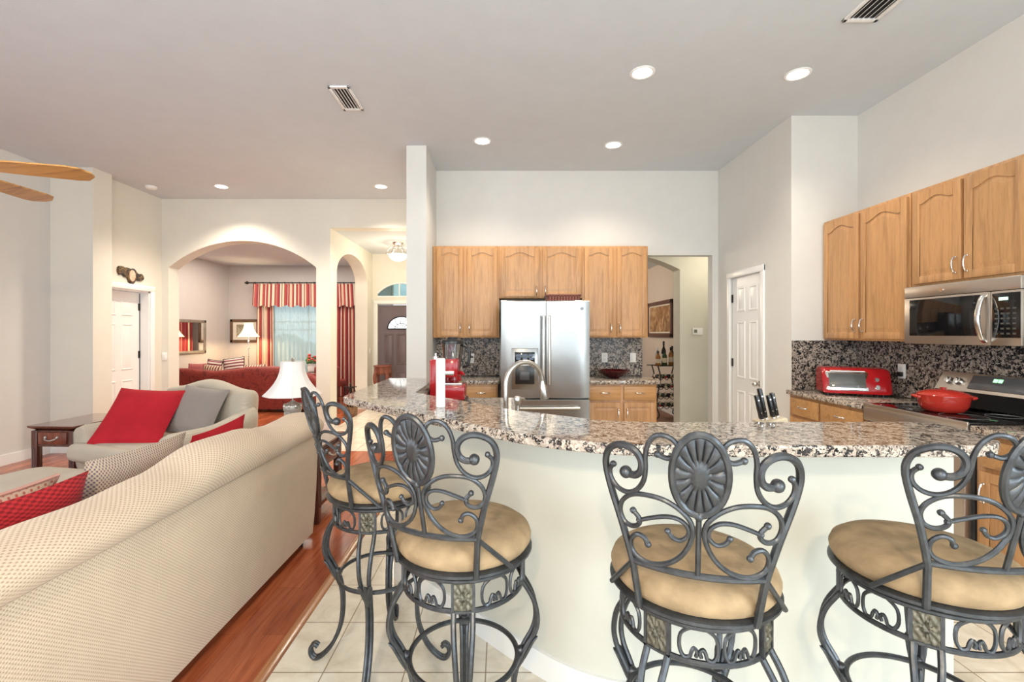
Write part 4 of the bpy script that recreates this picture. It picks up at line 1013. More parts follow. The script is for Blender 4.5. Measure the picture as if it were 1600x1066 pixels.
# outside back panel
xs = [(.030, .735), (.030, .60), (.022, .40), (.010, .20), (-.004, .055), (-.16, .055), (-.165, .40), (-.165, .735)]
bl_ = [0]
for a, b in zip(xs, xs[1:]): bl_.append(bl_[-1] + math.hypot(b[0] - a[0], b[1] - a[1]))
loops = [[Vector((SXo + a, y, b)) for a, b in xs] for y in ys if y <= SY1 - .02]
mb = MB().loft(loops, uv=lambda j, i: (ys[j], bl_[i] if i < len(bl_) else bl_[-1] + .2)); emit('backrest', mb, SOFA_F, sofa, sharp=60)
mb = MB().tube([(SXo + .034, y, .738) for y in ys if y < SY1 - .05], .0045, 8); emit('welt', mb, plain('welt_cord', (0.34, .27, .19), .8), sofa)
for y0, y1 in ((SY0, SY0 + .22), (SY1 - .24, SY1 - .03)):
    mb = MB(); mb.box(-2.16, SXo - .16, y0, y1, .055, .56, .05, 4)
    mb.tube([(-2.17, (y0 + y1) / 2, .56), (SXo - .12, (y0 + y1) / 2, .56)], .115, 20); emit('arm', mb, CHAIR_F, sofa)
emit('base', MB().box(-2.12, SXo - .166, SY0 + .21, SY1 - .24, .055, .30, .02), CHAIR_F, sofa)
for i in range(2): 
    a = SY0 + .225 + i * .86; emit('seat_cushion', MB().box(-2.16, SXo - .17, a, a + .85, .30, .46, .05, 4), CHAIR_F, sofa)
for x in (-2.08, SXo - .06):
    for y in (SY0 + .08, SY1 - .12): emit('foot', MB().tube([(x, y, 0), (x, y, .057)], [.022, .03], 12), BLKIRON, sofa)
def cushion(label, mat, loc, w, h, t, lean, yaw, roll=0, piping=None, name='throw_pillow', cat='pillow'):
    M = Matrix.Translation(loc) @ Matrix.Rotation(yaw, 4, 'Z') @ Matrix.Rotation(PI / 2 - lean, 4, 'X') @ Matrix.Rotation(roll, 4, 'Z')
    mb = MB(M).pillow(w, h, t)
    if piping:
        o = thing(name, label, cat, (loc[0], loc[1], loc[2] - h / 2)); emit('cover', mb, mat, o)
        n = 14; e = []
        for a, b in [(-1 + 2 * i / n, -1) for i in range(n)] + [(1, -1 + 2 * i / n) for i in range(n)] + [(1 - 2 * i / n, 1) for i in range(n)] + [(-1, 1 - 2 * i / n) for i in range(n)]:
            e.append((a * w / 2 * (1 - .06 * (1 - b * b)), b * h / 2 * (1 - .06 * (1 - a * a)), 0))
        emit('piping', MB(M).tube(e, .008, 6, True), piping, o); return o
    return single(name, mb, mat, label, cat, (loc[0], loc[1], loc[2] - h / 2))
# yaw 90deg: pillow face looks along -X/+X ; lean tips the top toward the back roll
cushion('red ribbed throw pillow at the near end of the cream sofa', RED_RIB, (-1.665, 1.58, .665), .48, .46, .15, rad(-14), rad(90))
cushion('tan and blue checked throw pillow at the middle of the cream sofa', PLAID, (-1.69, 2.11, .68), .56, .50, .17, rad(-16), rad(88))
cushion('pink and cream patterned pillow behind the red ribbed one on the sofa', PINKPAT, (-1.90, 1.66, .64), .46, .46, .14, rad(-24), rad(86), piping=plain('pink_fringe', (.55, .30, .24), .9))
cushion('plain red pillow at the far end of the cream sofa', RED_VEL, (-1.655, 2.66, .68), .48, .48, .15, rad(-16), rad(90), rad(4))

# ------------------------------------------------------------------ armchair (chair and a half)
ACL, ACR = (-3.03, 4.25, 0), rad(-21)
ac = thing('armchair', 'wide cream upholstered armchair with a curved back, red and grey pillows on it', 'armchair', ACL, ACR, local=True)
def rsweep(sec, w, htop, ends=.07, n=28):     # sec: (y,z) outline, swept over x with camel top
    L = []
    zt = max(z for _, z in sec)
    for i in range(n + 1):
        x = -w / 2 + w * i / n; d = min(x + w / 2, w / 2 - x)
        k = 1.0 if d > ends else math.sqrt(max(0.02, 1 - ((ends - d) / ends) ** 2))
        h = htop(x); cy = sum(a for a, _ in sec) / len(sec)
        L.append([(x, cy + (a - cy) * (.35 + .65 * k), (b if b < .5 else .5 + (b - .5) * (h - .5) / (zt - .5)) * (1 if b < .5 else 1) - (1 - k) * (.05 if b > .5 else 0)) for a, b in sec])
    return MB().loft(L)
sec = [(p.x, p.y) for p in spl([(.20, .10, 0), (.44, .10, 0), (.47, .30, 0), (.48, .60, 0), (.50, .82, 0), (.48, .90, 0), (.42, .93, 0), (.34, .90, 0), (.30, .80, 0), (.27, .55, 0), (.20, .35, 0)], 3, True)]
emit('backrest', rsweep(sec, 1.16, lambda x: .885 + .085 * (0.5 + 0.5 * cos(min(PI, abs(x) * PI / .50)))), CHAIR_F, ac, sharp=70)
emit('base', MB().box(-.58, .58, -.38, .44, .08, .32, .04, 3), CHAIR_F, ac)
for s in (-1, 1):
    # rolled arm sloping up into the back
    L = []
    for i in range(15):
        y = -.40 + .80 * i / 14; k = 1 if 0 < i < 14 else .8
        topz = .575 + .13 * max(0, (i - 6) / 8) ** 1.6
        ring = []
        for q in range(18):
            a = 2 * PI * q / 18; ring.append((s * (.555 + .105 * k * cos(a)), y, topz - .05 + (.095 * k * sin(a) if sin(a) > 0 else (.38 * k * sin(a)))))
        L.append(ring)
    emit('arm', MB().loft(L), CHAIR_F, ac, sharp=70)
mb = MB().box(-.45, .45, -.42, .28, .32, .475, .06, 5).box(-.58, .58, -.50, -.36, .32, .475, .06, 5); emit('seat_cushion', mb, CHAIR_F, ac)
for x in (-.52, .52):
    for y in (-.32, .40): emit('foot', MB().tube([(x, y, 0), (x, y, .09)], [.02, .03], 10), BLKIRON, ac)
Mc = base_matrix(ACL, ACR)
def on_chair(x, y, z): return tuple(Mc @ Vector((x, y, z)))
cushion('large plain red pillow leaning on the cream armchair', RED_VEL, on_chair(-.22, -.12, .67), .62, .60, .17, rad(40), rad(4), rad(-3))
cushion('grey tweed pillow tucked behind the red one on the armchair', GREY_W, on_chair(.16, .15, .71), .48, .46, .15, rad(28), rad(-8), rad(-5))
# ottoman
ot = thing('ottoman', 'cream upholstered ottoman with a domed top beside the sofa', 'ottoman', (-3.05, 3.02, 0), rad(-12), local=True)
emit('base', MB().box(-.42, .42, -.33, .33, .06, .33, .03, 3), CHAIR_F, ot)
L = []
for z, k in ((.33, .97), (.345, 1.0), (.40, 1.0), (.435, .97), (.46, .88), (.475, .70), (.482, .4), (.484, .05)): L.append([(x * k, y * k, z) for x, y in rrect(.86, .68, .12, 6)])
emit('cushion', MB().loft(L), CHAIR_F, ot, sharp=70)
for x in (-.36, .36):
    for y in (-.27, .27): emit('foot', MB().tube([(x, y, 0), (x, y, .07)], .025, 10), BLKIRON, ot)

# ------------------------------------------------------------------ end tables and lamp
def end_table(label, loc, rz, w, d, h, drawer_=True):
    t = thing('end_table', label, 'end table', loc, rz, local=True)
    L = []
    for z, k in ((h - .045, -.02), (h - .03, .0), (h - .018, .022), (h - .012, .026), (h, .026)): L.append([(x, y, z) for x, y in rrect(w + 2 * k, d + 2 * k, .02, 3)])
    emit('tabletop', MB().loft(L), CHERRY_T, t)
    emit('apron', MB().box(-w / 2 + .01, w / 2 - .01, -d / 2 + .01, d / 2 - .01, h - .19, h - .045), CHERRY, t)
    for sx in (-1, 1):
        for sy in (-1, 1):
            mb = MB().box(sx * (w / 2 - .025) - .027, sx * (w / 2 - .025) + .027, sy * (d / 2 - .025) - .027, sy * (d / 2 - .025) + .027, 0, h - .045, .006)
            for q in range(3): mb.tube([(sx * (w / 2 - .025) - .014 + .014 * q, sy * (d / 2 - .025) + sy * .027, .12), (sx * (w / 2 - .025) - .014 + .014 * q, sy * (d / 2 - .025) + sy * .027, h - .2)], .005, 6)
            emit('leg', mb, CHERRY, t)
    emit('shelf', MB().box(-w / 2 + .02, w / 2 - .02, -d / 2 + .02, d / 2 - .02, .10, .13, .004), CHERRY, t)
    emit('back_panel', MB().box(-w / 2 + .03, w / 2 - .03, d / 2 - .04, d / 2 - .02, .13, h - .19), BLACK, t)
    dw = emit('drawer', MB().box(-w / 2 + .065, w / 2 - .065, -d / 2 - .006, -d / 2 + .02, h - .165, h - .06, .006), RACKWOOD, t)
    mb = MB()
    mb.tube(spl([(-.055, -d / 2 - .008, h - .105), (-.045, -d / 2 - .028, h - .118), (0, -d / 2 - .034, h - .128), (.045, -d / 2 - .028, h - .118), (.055, -d / 2 - .008, h - .105)], 4), .0055, 8)
    mb.ball((-.055, -d / 2 - .01, h - .103), .012, 8); mb.ball((.055, -d / 2 - .01, h - .103), .012, 8)
    emit('handle', mb, SILVER, dw); return t
end_table('dark cherry end table with a drawer left of the armchair', (-3.99, 4.47, 0), rad(-3), .40, .62, .60)
end_table('dark cherry end table at the far end of the cream sofa, under the white lamp', (-1.66, 3.72, 0), rad(90), .50, .60, .585)
lp = thing('table_lamp', 'white bell-shaded table lamp with an urn base behind the cream sofa', 'lamp', (-1.70, 3.80, .585))
lx, ly = -1.70, 3.80
emit('lamp_base', MB().lathe([(.075, .585), (.075, .60), (.06, .61), (.03, .63), (.03, .645), (.05, .66), (.062, .70), (.062, .79), (.068, .80), (.072, .82), (.07, .84), (.05, .855), (.025, .865), (.012, .88)], 28, (lx, ly, 0)), SILVER, lp)
mb = MB()
for i in range(8):
    a = PI / 4 * i; mb.ball((lx + .064 * cos(a), ly + .064 * sin(a), .835), .014, 8, 1, 1, 1.3); mb.tube([(lx + .058 * cos(a), ly + .058 * sin(a), .67), (lx + .062 * cos(a), ly + .062 * sin(a), .79)], .007, 6)
emit('urn_relief', mb, SILVER, lp)
def bell(z0, z1, r0, r1, n=8, sub=5, steps=14, pw=2.3):
    L = []
    for j in range(steps + 1):
        t = j / steps; r = r1 + (r0 - r1) * (1 - t) ** pw * 1.0
        ring = []
        for i in range(n):
            a0 = 2 * PI * i / n + PI / n; a1 = a0 + 2 * PI / n
            for q in range(sub):
                u = q / sub; p0 = Vector((cos(a0), sin(a0))); p1 = Vector((cos(a1), sin(a1))); p = p0.lerp(p1, u)
                p = p.lerp(p.normalized(), .55); ring.append((p.x * r, p.y * r, z0 + (z1 - z0) * t))
        L.append(ring)
    return L
Lo = [[(lx + x, ly + y, z) for x, y, z in r] for r in bell(.925, 1.195, .222, .088)]
Li = [[(lx + x * .985, ly + y * .985, z) for x, y, z in r] for r in bell(.925, 1.195, .222, .088)]
mb = MB().loft(Lo, caps=False).loft(Li, caps=False); mb.loft([Lo[0], Li[0]], caps=False).loft([Lo[-1], Li[-1]], caps=False)
sh = emit('lamp_shade', mb, SHADE, lp, sharp=80)
mb = MB()
for i in range(8):
    mb.tube([(Vector(Lo[j][i * 5]) ) for j in range(15)], .0025, 6)
mb.tube(Lo[0], .003, 6, True).tube(Lo[-1], .003, 6, True); emit('shade_trim', mb, SHADE, sh)
mb = MB().tube([(lx, ly, .88), (lx, ly, 1.20)], .004, 8)
for i in range(4): mb.tube([(lx, ly, 1.19), (lx + .088 * cos(i * PI / 2 + .3), ly + .088 * sin(i * PI / 2 + .3), 1.193)], .0025, 6)
emit('harp', mb, NICKEL, lp); emit('finial', MB().lathe([(.004, 1.195), (.012, 1.20), (.014, 1.212), (.006, 1.222), (.0001, 1.228)], 14, (lx, ly, 0)), NICKEL, lp)

# ------------------------------------------------------------------ ceiling fan
FC = (-2.86, 2.25, 2.27)
fan = thing('ceiling_fan', 'ceiling fan with golden oak blades at the left edge', 'ceiling fan', (FC[0], FC[1], CZ), 0)
emit('downrod', MB().tube([(FC[0], FC[1], 2.41), (FC[0], FC[1], CZ - .05)], .014, 12), GOLDFR, fan)
emit('canopy', MB().lathe([(.03, CZ - .09), (.07, CZ - .06), (.075, CZ - .001)], 24, (FC[0], FC[1], 0)), GOLDFR, fan)
emit('motor_housing', MB().lathe([(.05, 2.21), (.11, 2.24), (.13, 2.29), (.13, 2.34), (.10, 2.38), (.03, 2.43)], 32, (FC[0], FC[1], 0)), GOLDFR, fan)
for i in range(5):
    a = rad(19.7 + 72 * i)
    M = Matrix.Translation(FC) @ Matrix.Rotation(a, 4, 'Z') @ Matrix.Rotation(rad(-10), 4, 'X')
    mb = MB(M).prism([(.19, -.052), (.40, -.066), (.63, -.075), (.68, -.066), (.72, -.02), (.72, .02), (.68, .066), (.63, .075), (.40, .066), (.19, .052)], -.004, .004)
    bo = emit('blade', mb, FANWOOD, fan)
    emit('blade_iron', MB(M).box(.10, .24, -.02, .02, .004, .010, .002), GOLDFR, bo)

# ------------------------------------------------------------------ ceiling fixtures
cans = [((1.075, 3.545), 'recessed ceiling light over the sink counter, nearest us left of the range'), ((2.27, 3.565), 'recessed ceiling light over the range side, closest to the right wall'),
        ((-.193, 4.80), 'recessed ceiling light in front of the blender-side wall cabinet'), ((1.18, 4.90), 'recessed ceiling light in front of the cabinet right of the fridge'),
        ((-3.77, 6.28), 'recessed ceiling light above the big arch'), ((-1.62, 6.28), 'recessed ceiling light above the entry opening beside the column')]
for i, ((x, y), lab) in enumerate(cans):
    t = thing('recessed_light', lab, 'ceiling light', (x, y, CZ), 0, 'recessed ceiling lights', local=True)
    emit('trim_ring', MB().lathe([(.072, -.0005), (.094, -.0005), (.094, -.004), (.085, -.009), (.072, -.006), (.072, -.0005)], 32, caps=False), WHITE, t)
    emit('lens', MB().lathe([(.074, -.001), (.074, -.005), (.0001, -.0055)], 32), BULB, t)
    l = bpy.data.lights.new('recessed_lamp', 'SPOT'); l.energy = 46 if i < 4 else 160; l.color = (1.0, .87, .70); l.spot_size = rad(128); l.spot_blend = .9; l.shadow_soft_size = .07
    lo = bpy.data.objects.new('recessed_lamp', l); COL.objects.link(lo); lo.location = (x, y, CZ - .03)
def vent(label, x0, x1, y0, y1, tilt=38):
    t = thing('air_vent', label, 'vent', ((x0 + x1) / 2, (y0 + y1) / 2, CZ), 0)
    z = CZ
    mb = MB().box(x0, x0 + .025, y0, y1, z - .012, z, .003).box(x1 - .025, x1, y0, y1, z - .012, z, .003).box(x0, x1, y0, y0 + .03, z - .012, z, .003).box(x0, x1, y1 - .03, y1, z - .012, z, .003)
    emit('frame', mb, WHITE, t); emit('backing', MB().box(x0 + .02, x1 - .02, y0 + .02, y1 - .02, z - .0015, z - .0005), BLACK, t)
    n = 5
    for i in range(n):
        xx = x0 + .025 + (x1 - x0 - .05) * (i + .5) / n
        M = Matrix.Translation((xx, 0, z - .008)) @ Matrix.Rotation(rad(tilt), 4, 'Y')
        emit('slat', MB(M).box(-.011, .011, y0 + .028, y1 - .028, -.001, .001), WHITE, t)
vent('white slatted ceiling vent near the column', -1.395, -1.215, 3.73, 4.13)
vent('white slatted ceiling vent at the top right edge', 2.16, 2.38, 2.48, 2.96, -38)
sm = thing('smoke_detector', 'round white smoke detector on the ceiling above the left door', 'smoke detector', (-4.72, 6.28, CZ), 0, local=True)
emit('body', MB().lathe([(.068, -.001), (.068, -.02), (.055, -.034), (.03, -.04), (.0001, -.04)], 28), WHITE_P, sm)

# ------------------------------------------------------------------ plaque above the left door
M = facing_px(XCL + .001, 6.27, 2.215)
out = [(-.215, .03), (-.20, .085), (-.14, .10), (-.10, .085), (-.05, .095), (.02, .085), (.06, .095), (.10, .06), (.14, .03), (.20, .035), (.235, -.02), (.20, -.06), (.13, -.065), (.09, -.05), (.07, -.10), (.03, -.125), (-.03, -.10), (-.06, -.045), (-.11, -.035), (-.15, -.005), (-.19, -.02)]
wp = thing('wall_plaque', 'ornate dark wall plaque with an oval centre over the left door', 'wall decoration', M @ Vector((0, 0, 0)))
emit('scrolled_edge', MB(M).prism([(p.x, p.y) for p in spl([(a, b, 0) for a, b in out], 4, True)], 0, .022, .008), PLAQUE_D, wp)
mb = MB(M @ Matrix.Translation((.015, -.01, .02))); mb.lathe([(.062, 0), (.06, .01), (.04, .016), (.0001, .018)], 28, sx=.85, sy=1.25); emit('oval_centre', mb, PLAQUE_C, wp)

# ------------------------------------------------------------------ sitting room
rs = thing('sofa', 'red damask camel-back sofa in the sitting room beyond the big arch', 'sofa', (-4.6, 8.8, 0))
def Hr(x):
    pts = [(-5.9, .80), (-5.7, .80), (-5.45, .775), (-5.2, .755), (-4.9, .775), (-4.5, .83), (-4.1, .835), (-3.8, .80), (-3.5, .72), (-3.3, .62)]
    for (a, b), (c, d) in zip(pts, pts[1:]):
        if a <= x <= c: t = (x - a) / (c - a); t = t * t * (3 - 2 * t); return b + (d - b) * t
    return .7
sec = [(8.42, .06), (8.40, .40), (8.385, .66), (8.385, .74), (8.40, .80), (8.45, .83), (8.52, .82), (8.56, .76), (8.58, .60), (8.62, .40), (8.62, .06)]
L = []
for i in range(41):
    x = -5.9 + 2.6 * i / 40; h = Hr(x); L.append([(x, y, z if z < .42 else .42 + (z - .42) * (h - .42) / .41) for y, z in sec])
emit('backrest', MB().loft(L), RED_DAM, rs, sharp=60)
emit('base', MB().box(-5.85, -3.35, 8.62, 9.25, .06, .42, .03), RED_DAM, rs)
for x0, x1 in ((-5.9, -5.7), (-3.52, -3.30)): emit('arm', MB().box(x0, x1, 8.5, 9.3, .06, .58, .06, 4).tube([((x0 + x1) / 2, 8.5, .58), ((x0 + x1) / 2, 9.3, .58)], .11, 18), RED_DAM, rs)
for i in range(3): emit('seat_cushion', MB().box(-5.68 + i * .72, -5.68 + i * .72 + .71, 8.62, 9.27, .42, .55, .04, 3), RED_DAM, rs)
for x in (-5.8, -3.4):
    for y in (8.46, 9.18): emit('foot', MB().tube([(x, y, 0), (x, y, .065)], .03, 10), CHERRY, rs)
cushion('mauve pillow at the left end of the red sofa', plain('mauve_pillow', (.36, .09, .09), .8), (-5.72, 8.74, .70), .34, .34, .15, rad(14), 0)
cushion('white pillow with a brown striped border on the red sofa back', STRIPE_W, (-5.42, 8.78, .76), .32, .34, .13, rad(12), rad(-8), rad(-6), piping=plain('brown_piping', (.07, .03, .02), .8))
cushion('striped cream and plum pillow with dark fringe on the red sofa', STRIPE_W, (-5.03, 8.78, .79), .38, .36, .13, rad(12), rad(6), rad(8), piping=plain('dark_fringe', (.05, .02, .02), .8))
cushion('brown and gold striped pillow lying along the red sofa back', STRIPE_P, (-4.60, 8.70, .71), .44, .28, .12, rad(10), 0, rad(3))
cushion('brown striped pillow in front of the white one on the red sofa', STRIPE_P, (-5.36, 8.63, .71), .36, .26, .09, rad(10), 0, rad(-4))
# floor lamp
fl = thing('floor_lamp', 'lit floor lamp with a warm bell shade in the sitting room corner', 'lamp', (-5.42, 10.0, 0))
fx_, fy_ = -5.42, 10.0
emit('base', MB().lathe([(.13, 0), (.13, .02), (.05, .04), (.015, .06)], 24, (fx_, fy_, 0)), SILVER, fl)
emit('pole', MB().tube([(fx_, fy_, .05), (fx_, fy_, 1.38)], .009, 10).ball((fx_, fy_, 1.12), .022, 8).ball((fx_, fy_, 1.26), .026, 8).ball((fx_, fy_, .95), .018, 8), glass('crystal_pole', (.9, .92, .95), 0, .9), fl)
Lo = [[(fx_ + x, fy_ + y, z) for x, y, z in r] for r in bell(1.36, 1.655, .215, .085, 16, 2)]
emit('lamp_shade', MB().loft(Lo, caps=False), LITSHADE, fl, sharp=80)
light('POINT', 'floor_lamp_bulb', (fx_, fy_, 1.42), 20, (1, .75, .42), shadow_soft_size=.04)
# mirror on left wall, picture on the back wall
mr = thing('wall_mirror', 'silver-framed mirror on the left sitting room wall reflecting the lamp', 'mirror', (SX, 9.25, 1.36))
M = facing_px(SX + .001, 8.62, 1.02)
emit('mirror_glass', MB(M).box(.05, 1.16, .05, .64, .005, .015), MIRROR, mr)
mb = MB(M)
for a in ((0, .06, 0, .69), (1.15, 1.21, 0, .69), (0, 1.21, 0, .06), (0, 1.21, .63, .69)): mb.box(a[0], a[1], a[2], a[3], 0, .03, .008)
emit('frame', mb, plain('antique_silver_frame', (0.27, .235, .19), .45, .4, var=.2), mr)
pf = thing('framed_picture', 'brown-framed landscape print behind the lit floor lamp', 'picture', (-5.85, SY, 1.49))
M = facing_y(-6.20, SY - .001, 1.225); w_, h_ = .66, .53
emit('mat_board', MB(M).box(.04, w_ - .04, .04, h_ - .04, .004, .012), MAT, pf); emit('print', MB(M).box(.14, w_ - .14, .12, h_ - .12, .012, .014), ART_S, pf)
mb = MB(M)
for a in ((0, .06, 0, h_), (w_ - .06, w_, 0, h_), (0, w_, 0, .06), (0, w_, h_ - .06, h_)): mb.box(a[0], a[1], a[2], a[3], 0, .032, .008)
emit('frame', mb, plain('walnut_frame', (.12, .065, .035), .4, var=.2), pf)
# curtains
def wave_poly(x0, x1, y, amp, n, th=.006, k=10, seed=0):
    random.seed(seed); N = n * k; ph = random.uniform(0, 6); A = []
    for i in range(N + 1):
        u = i / N; A.append((x0 + (x1 - x0) * u, y + amp * sin(2 * PI * n * u + ph) + .3 * amp * sin(2 * PI * n * .53 * u + 1)))
    return A, th
def drape(name, label, x0, x1, y, z0, z1, amp, n, mat, cat='curtain', hem=None, seed=0, spread=0.0):
    A, th = wave_poly(x0, x1, y, amp, n, seed=seed); mb = MB(); N = len(A); rows = 10
    U = [i * (x1 - x0) * 1.6 / (N - 1) for i in range(N)]
    for s in (-th / 2, th / 2):
        L = []
        for j in range(rows + 1):
            t = j / rows; row = []
            for i, (px, py) in enumerate(A):
                cx = (x0 + x1) / 2; zz = z0 + (z1 - z0) * t
                if hem and j == 0: zz += hem(i / (N - 1))
                row.append((cx + (px - cx) * (1 + spread * (1 - t)), py + s, zz))
            L.append(row)
        mb.loft(L, ring=False, caps=False, uv=lambda j, i: (U[min(i, N - 1)], j / rows * (z1 - z0)))
    o = single(name, mb, mat, label, cat, ((x0 + x1) / 2, y, z0), sharp=80, weld=False); return o
drape('curtain', 'red and gold striped drape on the left of the sitting room window', -5.50, -5.13, 10.48, .02, 2.36, .03, 5, DRAPE, seed=1, spread=.10)
drape('curtain', 'red and gold striped drape on the right of the window, seen through the narrow arch', -3.74, -3.30, 10.48, .02, 2.36, .03, 5, DRAPE, seed=2, spread=.12)
drape('curtain_valance', 'striped pleated valance across the top of the sitting room window', -5.55, -3.28, 10.40, 2.07, 2.54, .028, 18, DRAPE, 'valance', hem=lambda u: -.05 * abs(sin(u * PI * 9)), seed=3, spread=.02)
drape('sheer_curtain', 'sheer white curtain covering the sitting room window', -5.16, -3.70, 10.56, .03, 2.45, .018, 15, SHEER, seed=4)
cr_ = thing('curtain_rod', 'black iron curtain rod with finials above the valance', 'curtain rod', (-4.4, 10.42, 2.56))
emit('rod', MB().tube([(-5.66, 10.42, 2.565), (-3.22, 10.42, 2.565)], .014, 10), BLKIRON, cr_)
for x in (-5.68, -3.2): emit('finial', MB().ball((x, 10.42, 2.565), .035, 10).ball((x + (.04 if x > -4 else -.04), 10.42, 2.565), .018, 8), BLKIRON, cr_)
for i in range(14): 
    x = -5.5 + i * .165; emit('ring', MB().tube([(x, 10.42 + .024 * cos(k * PI / 6), 2.56 + .024 * sin(k * PI / 6)) for k in range(12)], .005, 6, True), BLKIRON, cr_)
for x in (-5.6, -3.28): emit('bracket', MB().tube([(x, 10.42, 2.565), (x, SY, 2.565)], .008, 8), BLKIRON, cr_)
# side table with flowers, red chair
stb = thing('side_table', 'small dark side table by the window holding a flower pot', 'side table', (-4.05, 10.05, 0))
emit('tabletop', MB().lathe([(.0001, .575), (.26, .575), (.27, .585), (.26, .60), (.0001, .60)], 28, (-4.05, 10.05, 0)), CHERRY_T, stb)
emit('pedestal', MB().lathe([(.16, 0), (.16, .02), (.04, .06), (.025, .25), (.04, .35), (.025, .5), (.05, .575)], 20, (-4.05, 10.05, 0)), CHERRY, stb)
vp = thing('flower_pot', 'white pot of red flowers by the sitting room window', 'flowers', (-4.05, 10.0, .60))
emit('pot', MB().lathe([(.06, .60), (.085, .62), (.10, .70), (.09, .76), (.10, .78), (.085, .78), (.0001, .76)], 22, (-4.05, 10.0, 0)), WHITE_P, vp)
random.seed(11); mb = MB(); mb2 = MB()
for i in range(16):
    a = random.uniform(0, 2 * PI); r = random.uniform(.02, .12); z = random.uniform(.84, .98); p = (-4.05 + r * cos(a), 10.0 + r * sin(a), z)
    mb.tube([(-4.05 + .02 * cos(a), 10.0 + .02 * sin(a), .76), p], .004, 5); mb.ball((p[0] + .03 * cos(a), p[1] + .03 * sin(a), z - .05), .03, 6, 1, .4, 1.2)
    if i < 9: mb2.ball(p, .035, 7, 1, 1, .7)
emit('foliage', mb, LEAFG, vp); emit('bloom', mb2, PETAL, vp)
rc = thing('side_chair', 'red upholstered chair beside the window, right of the red sofa', 'chair', (-3.55, 9.75, 0))
emit('backrest', MB().box(-3.82, -3.3, 9.48, 9.58, .40, .76, .05, 4), RED_DAM, rc); emit('seat', MB().box(-3.82, -3.3, 9.5, 10.0, .32, .46, .05, 4), RED_DAM, rc)
for x in (-3.78, -3.34):
    for y in (9.53, 9.96): emit('leg', MB().tube([(x, y, 0), (x, y, .34)], [.018, .026], 10), CHERRY, rc)
# entry: ceiling lamp, plant stand, basket
el = thing('entry_ceiling_light', 'lit alabaster bowl ceiling lamp in the entry beside the column', 'ceiling light', (-1.77, 8.0, 2.985))
emit('canopy', MB().lathe([(.02, 2.93), (.08, 2.955), (.10, 2.984)], 24, (-1.77, 8.0, 0)), NICKEL, el)
emit('stem', MB().tube([(-1.77, 8.0, 2.72), (-1.77, 8.0, 2.94)], .01, 10), NICKEL, el)
mb = MB()
for i in range(6):
    a = i * PI / 3 + .2; mb.tube(spl([(-1.77, 8, 2.90), (-1.77 + .11 * cos(a), 8 + .11 * sin(a), 2.91), (-1.77 + .18 * cos(a), 8 + .18 * sin(a), 2.84), (-1.77 + .19 * cos(a), 8 + .19 * sin(a), 2.78)], 5), .008, 6); mb.ball((-1.77 + .19 * cos(a), 8 + .19 * sin(a), 2.80), .02, 6)
emit('arm', mb, NICKEL, el)
emit('bowl', MB().lathe([(.0001, 2.67), (.05, 2.675), (.11, 2.70), (.15, 2.745), (.16, 2.78), (.15, 2.78), (.10, 2.71), (.0001, 2.685)], 28, (-1.77, 8.0, 0)), BOWL_LIT, el)
ps = thing('plant_stand', 'carved reddish wood stand beside the front door', 'plant stand', (-2.22, 8.72, 0))
px_, py_ = -2.22, 8.72
emit('top', MB().lathe([(.0001, .80), (.155, .80), (.17, .815), (.165, .835), (.0001, .835)], 28, (px_, py_, 0)), RACKWOOD, ps)
emit('apron', MB().lathe([(.12, .66), (.155, .70), (.15, .80), (.12, .80)], 24, (px_, py_, 0), lobes=8, amp=.05), RACKWOOD, ps)
for i in range(4):
    a = PI / 4 + i * PI / 2; c_, s_ = cos(a), sin(a)
    emit('leg', MB().tube(spl([(px_ + .13 * c_, py_ + .13 * s_, .74), (px_ + .165 * c_, py_ + .165 * s_, .62), (px_ + .14 * c_, py_ + .14 * s_, .40), (px_ + .11 * c_, py_ + .11 * s_, .18), (px_ + .15 * c_, py_ + .15 * s_, .03), (px_ + .17 * c_, py_ + .17 * s_, .015)], 5), [.034 - .018 * k / 25 for k in range(26)], 8), RACKWOOD, ps)
emit('shelf', MB().lathe([(.0001, .18), (.10, .18), (.10, .20), (.0001, .20)], 20, (px_, py_, 0)), RACKWOOD, ps)
bk = thing('wicker_basket', 'round wicker basket on the floor at the narrow arch, before the drape', 'basket', (-2.62, 8.10, 0))
emit('basket_body', MB().lathe([(.10, 0), (.115, .03), (.125, .16), (.118, .16), (.10, .04), (.0001, .03)], 24, (-2.62, 8.1, 0)), WICKER_T, bk)
sc_ = thing('iron_scroll_stand', 'black iron scroll stand standing in the wicker basket at the narrow arch', 'stand', (-2.62, 8.10, .03))
mb = MB().tube([(-2.62, 8.1, .03), (-2.62, 8.1, .52)], .009, 8)
for s in (-1, 1):
    mb.tube(spl([(-2.62, 8.1, .10), (-2.62 + s * .06, 8.1, .20), (-2.62 + s * .09, 8.1, .36), (-2.62 + s * .06, 8.1, .48), (-2.62 + s * .02, 8.1, .47), (-2.62 + s * .03, 8.1, .40)], 5), .010, 8)
mb.tube([(-2.73, 8.1, .50), (-2.51, 8.1, .50)], .008, 8)
emit('scroll_frame', mb, BLKIRON, sc_); emit('finial', MB().ball((-2.62, 8.1, .54), .02, 8), BLKIRON, sc_)

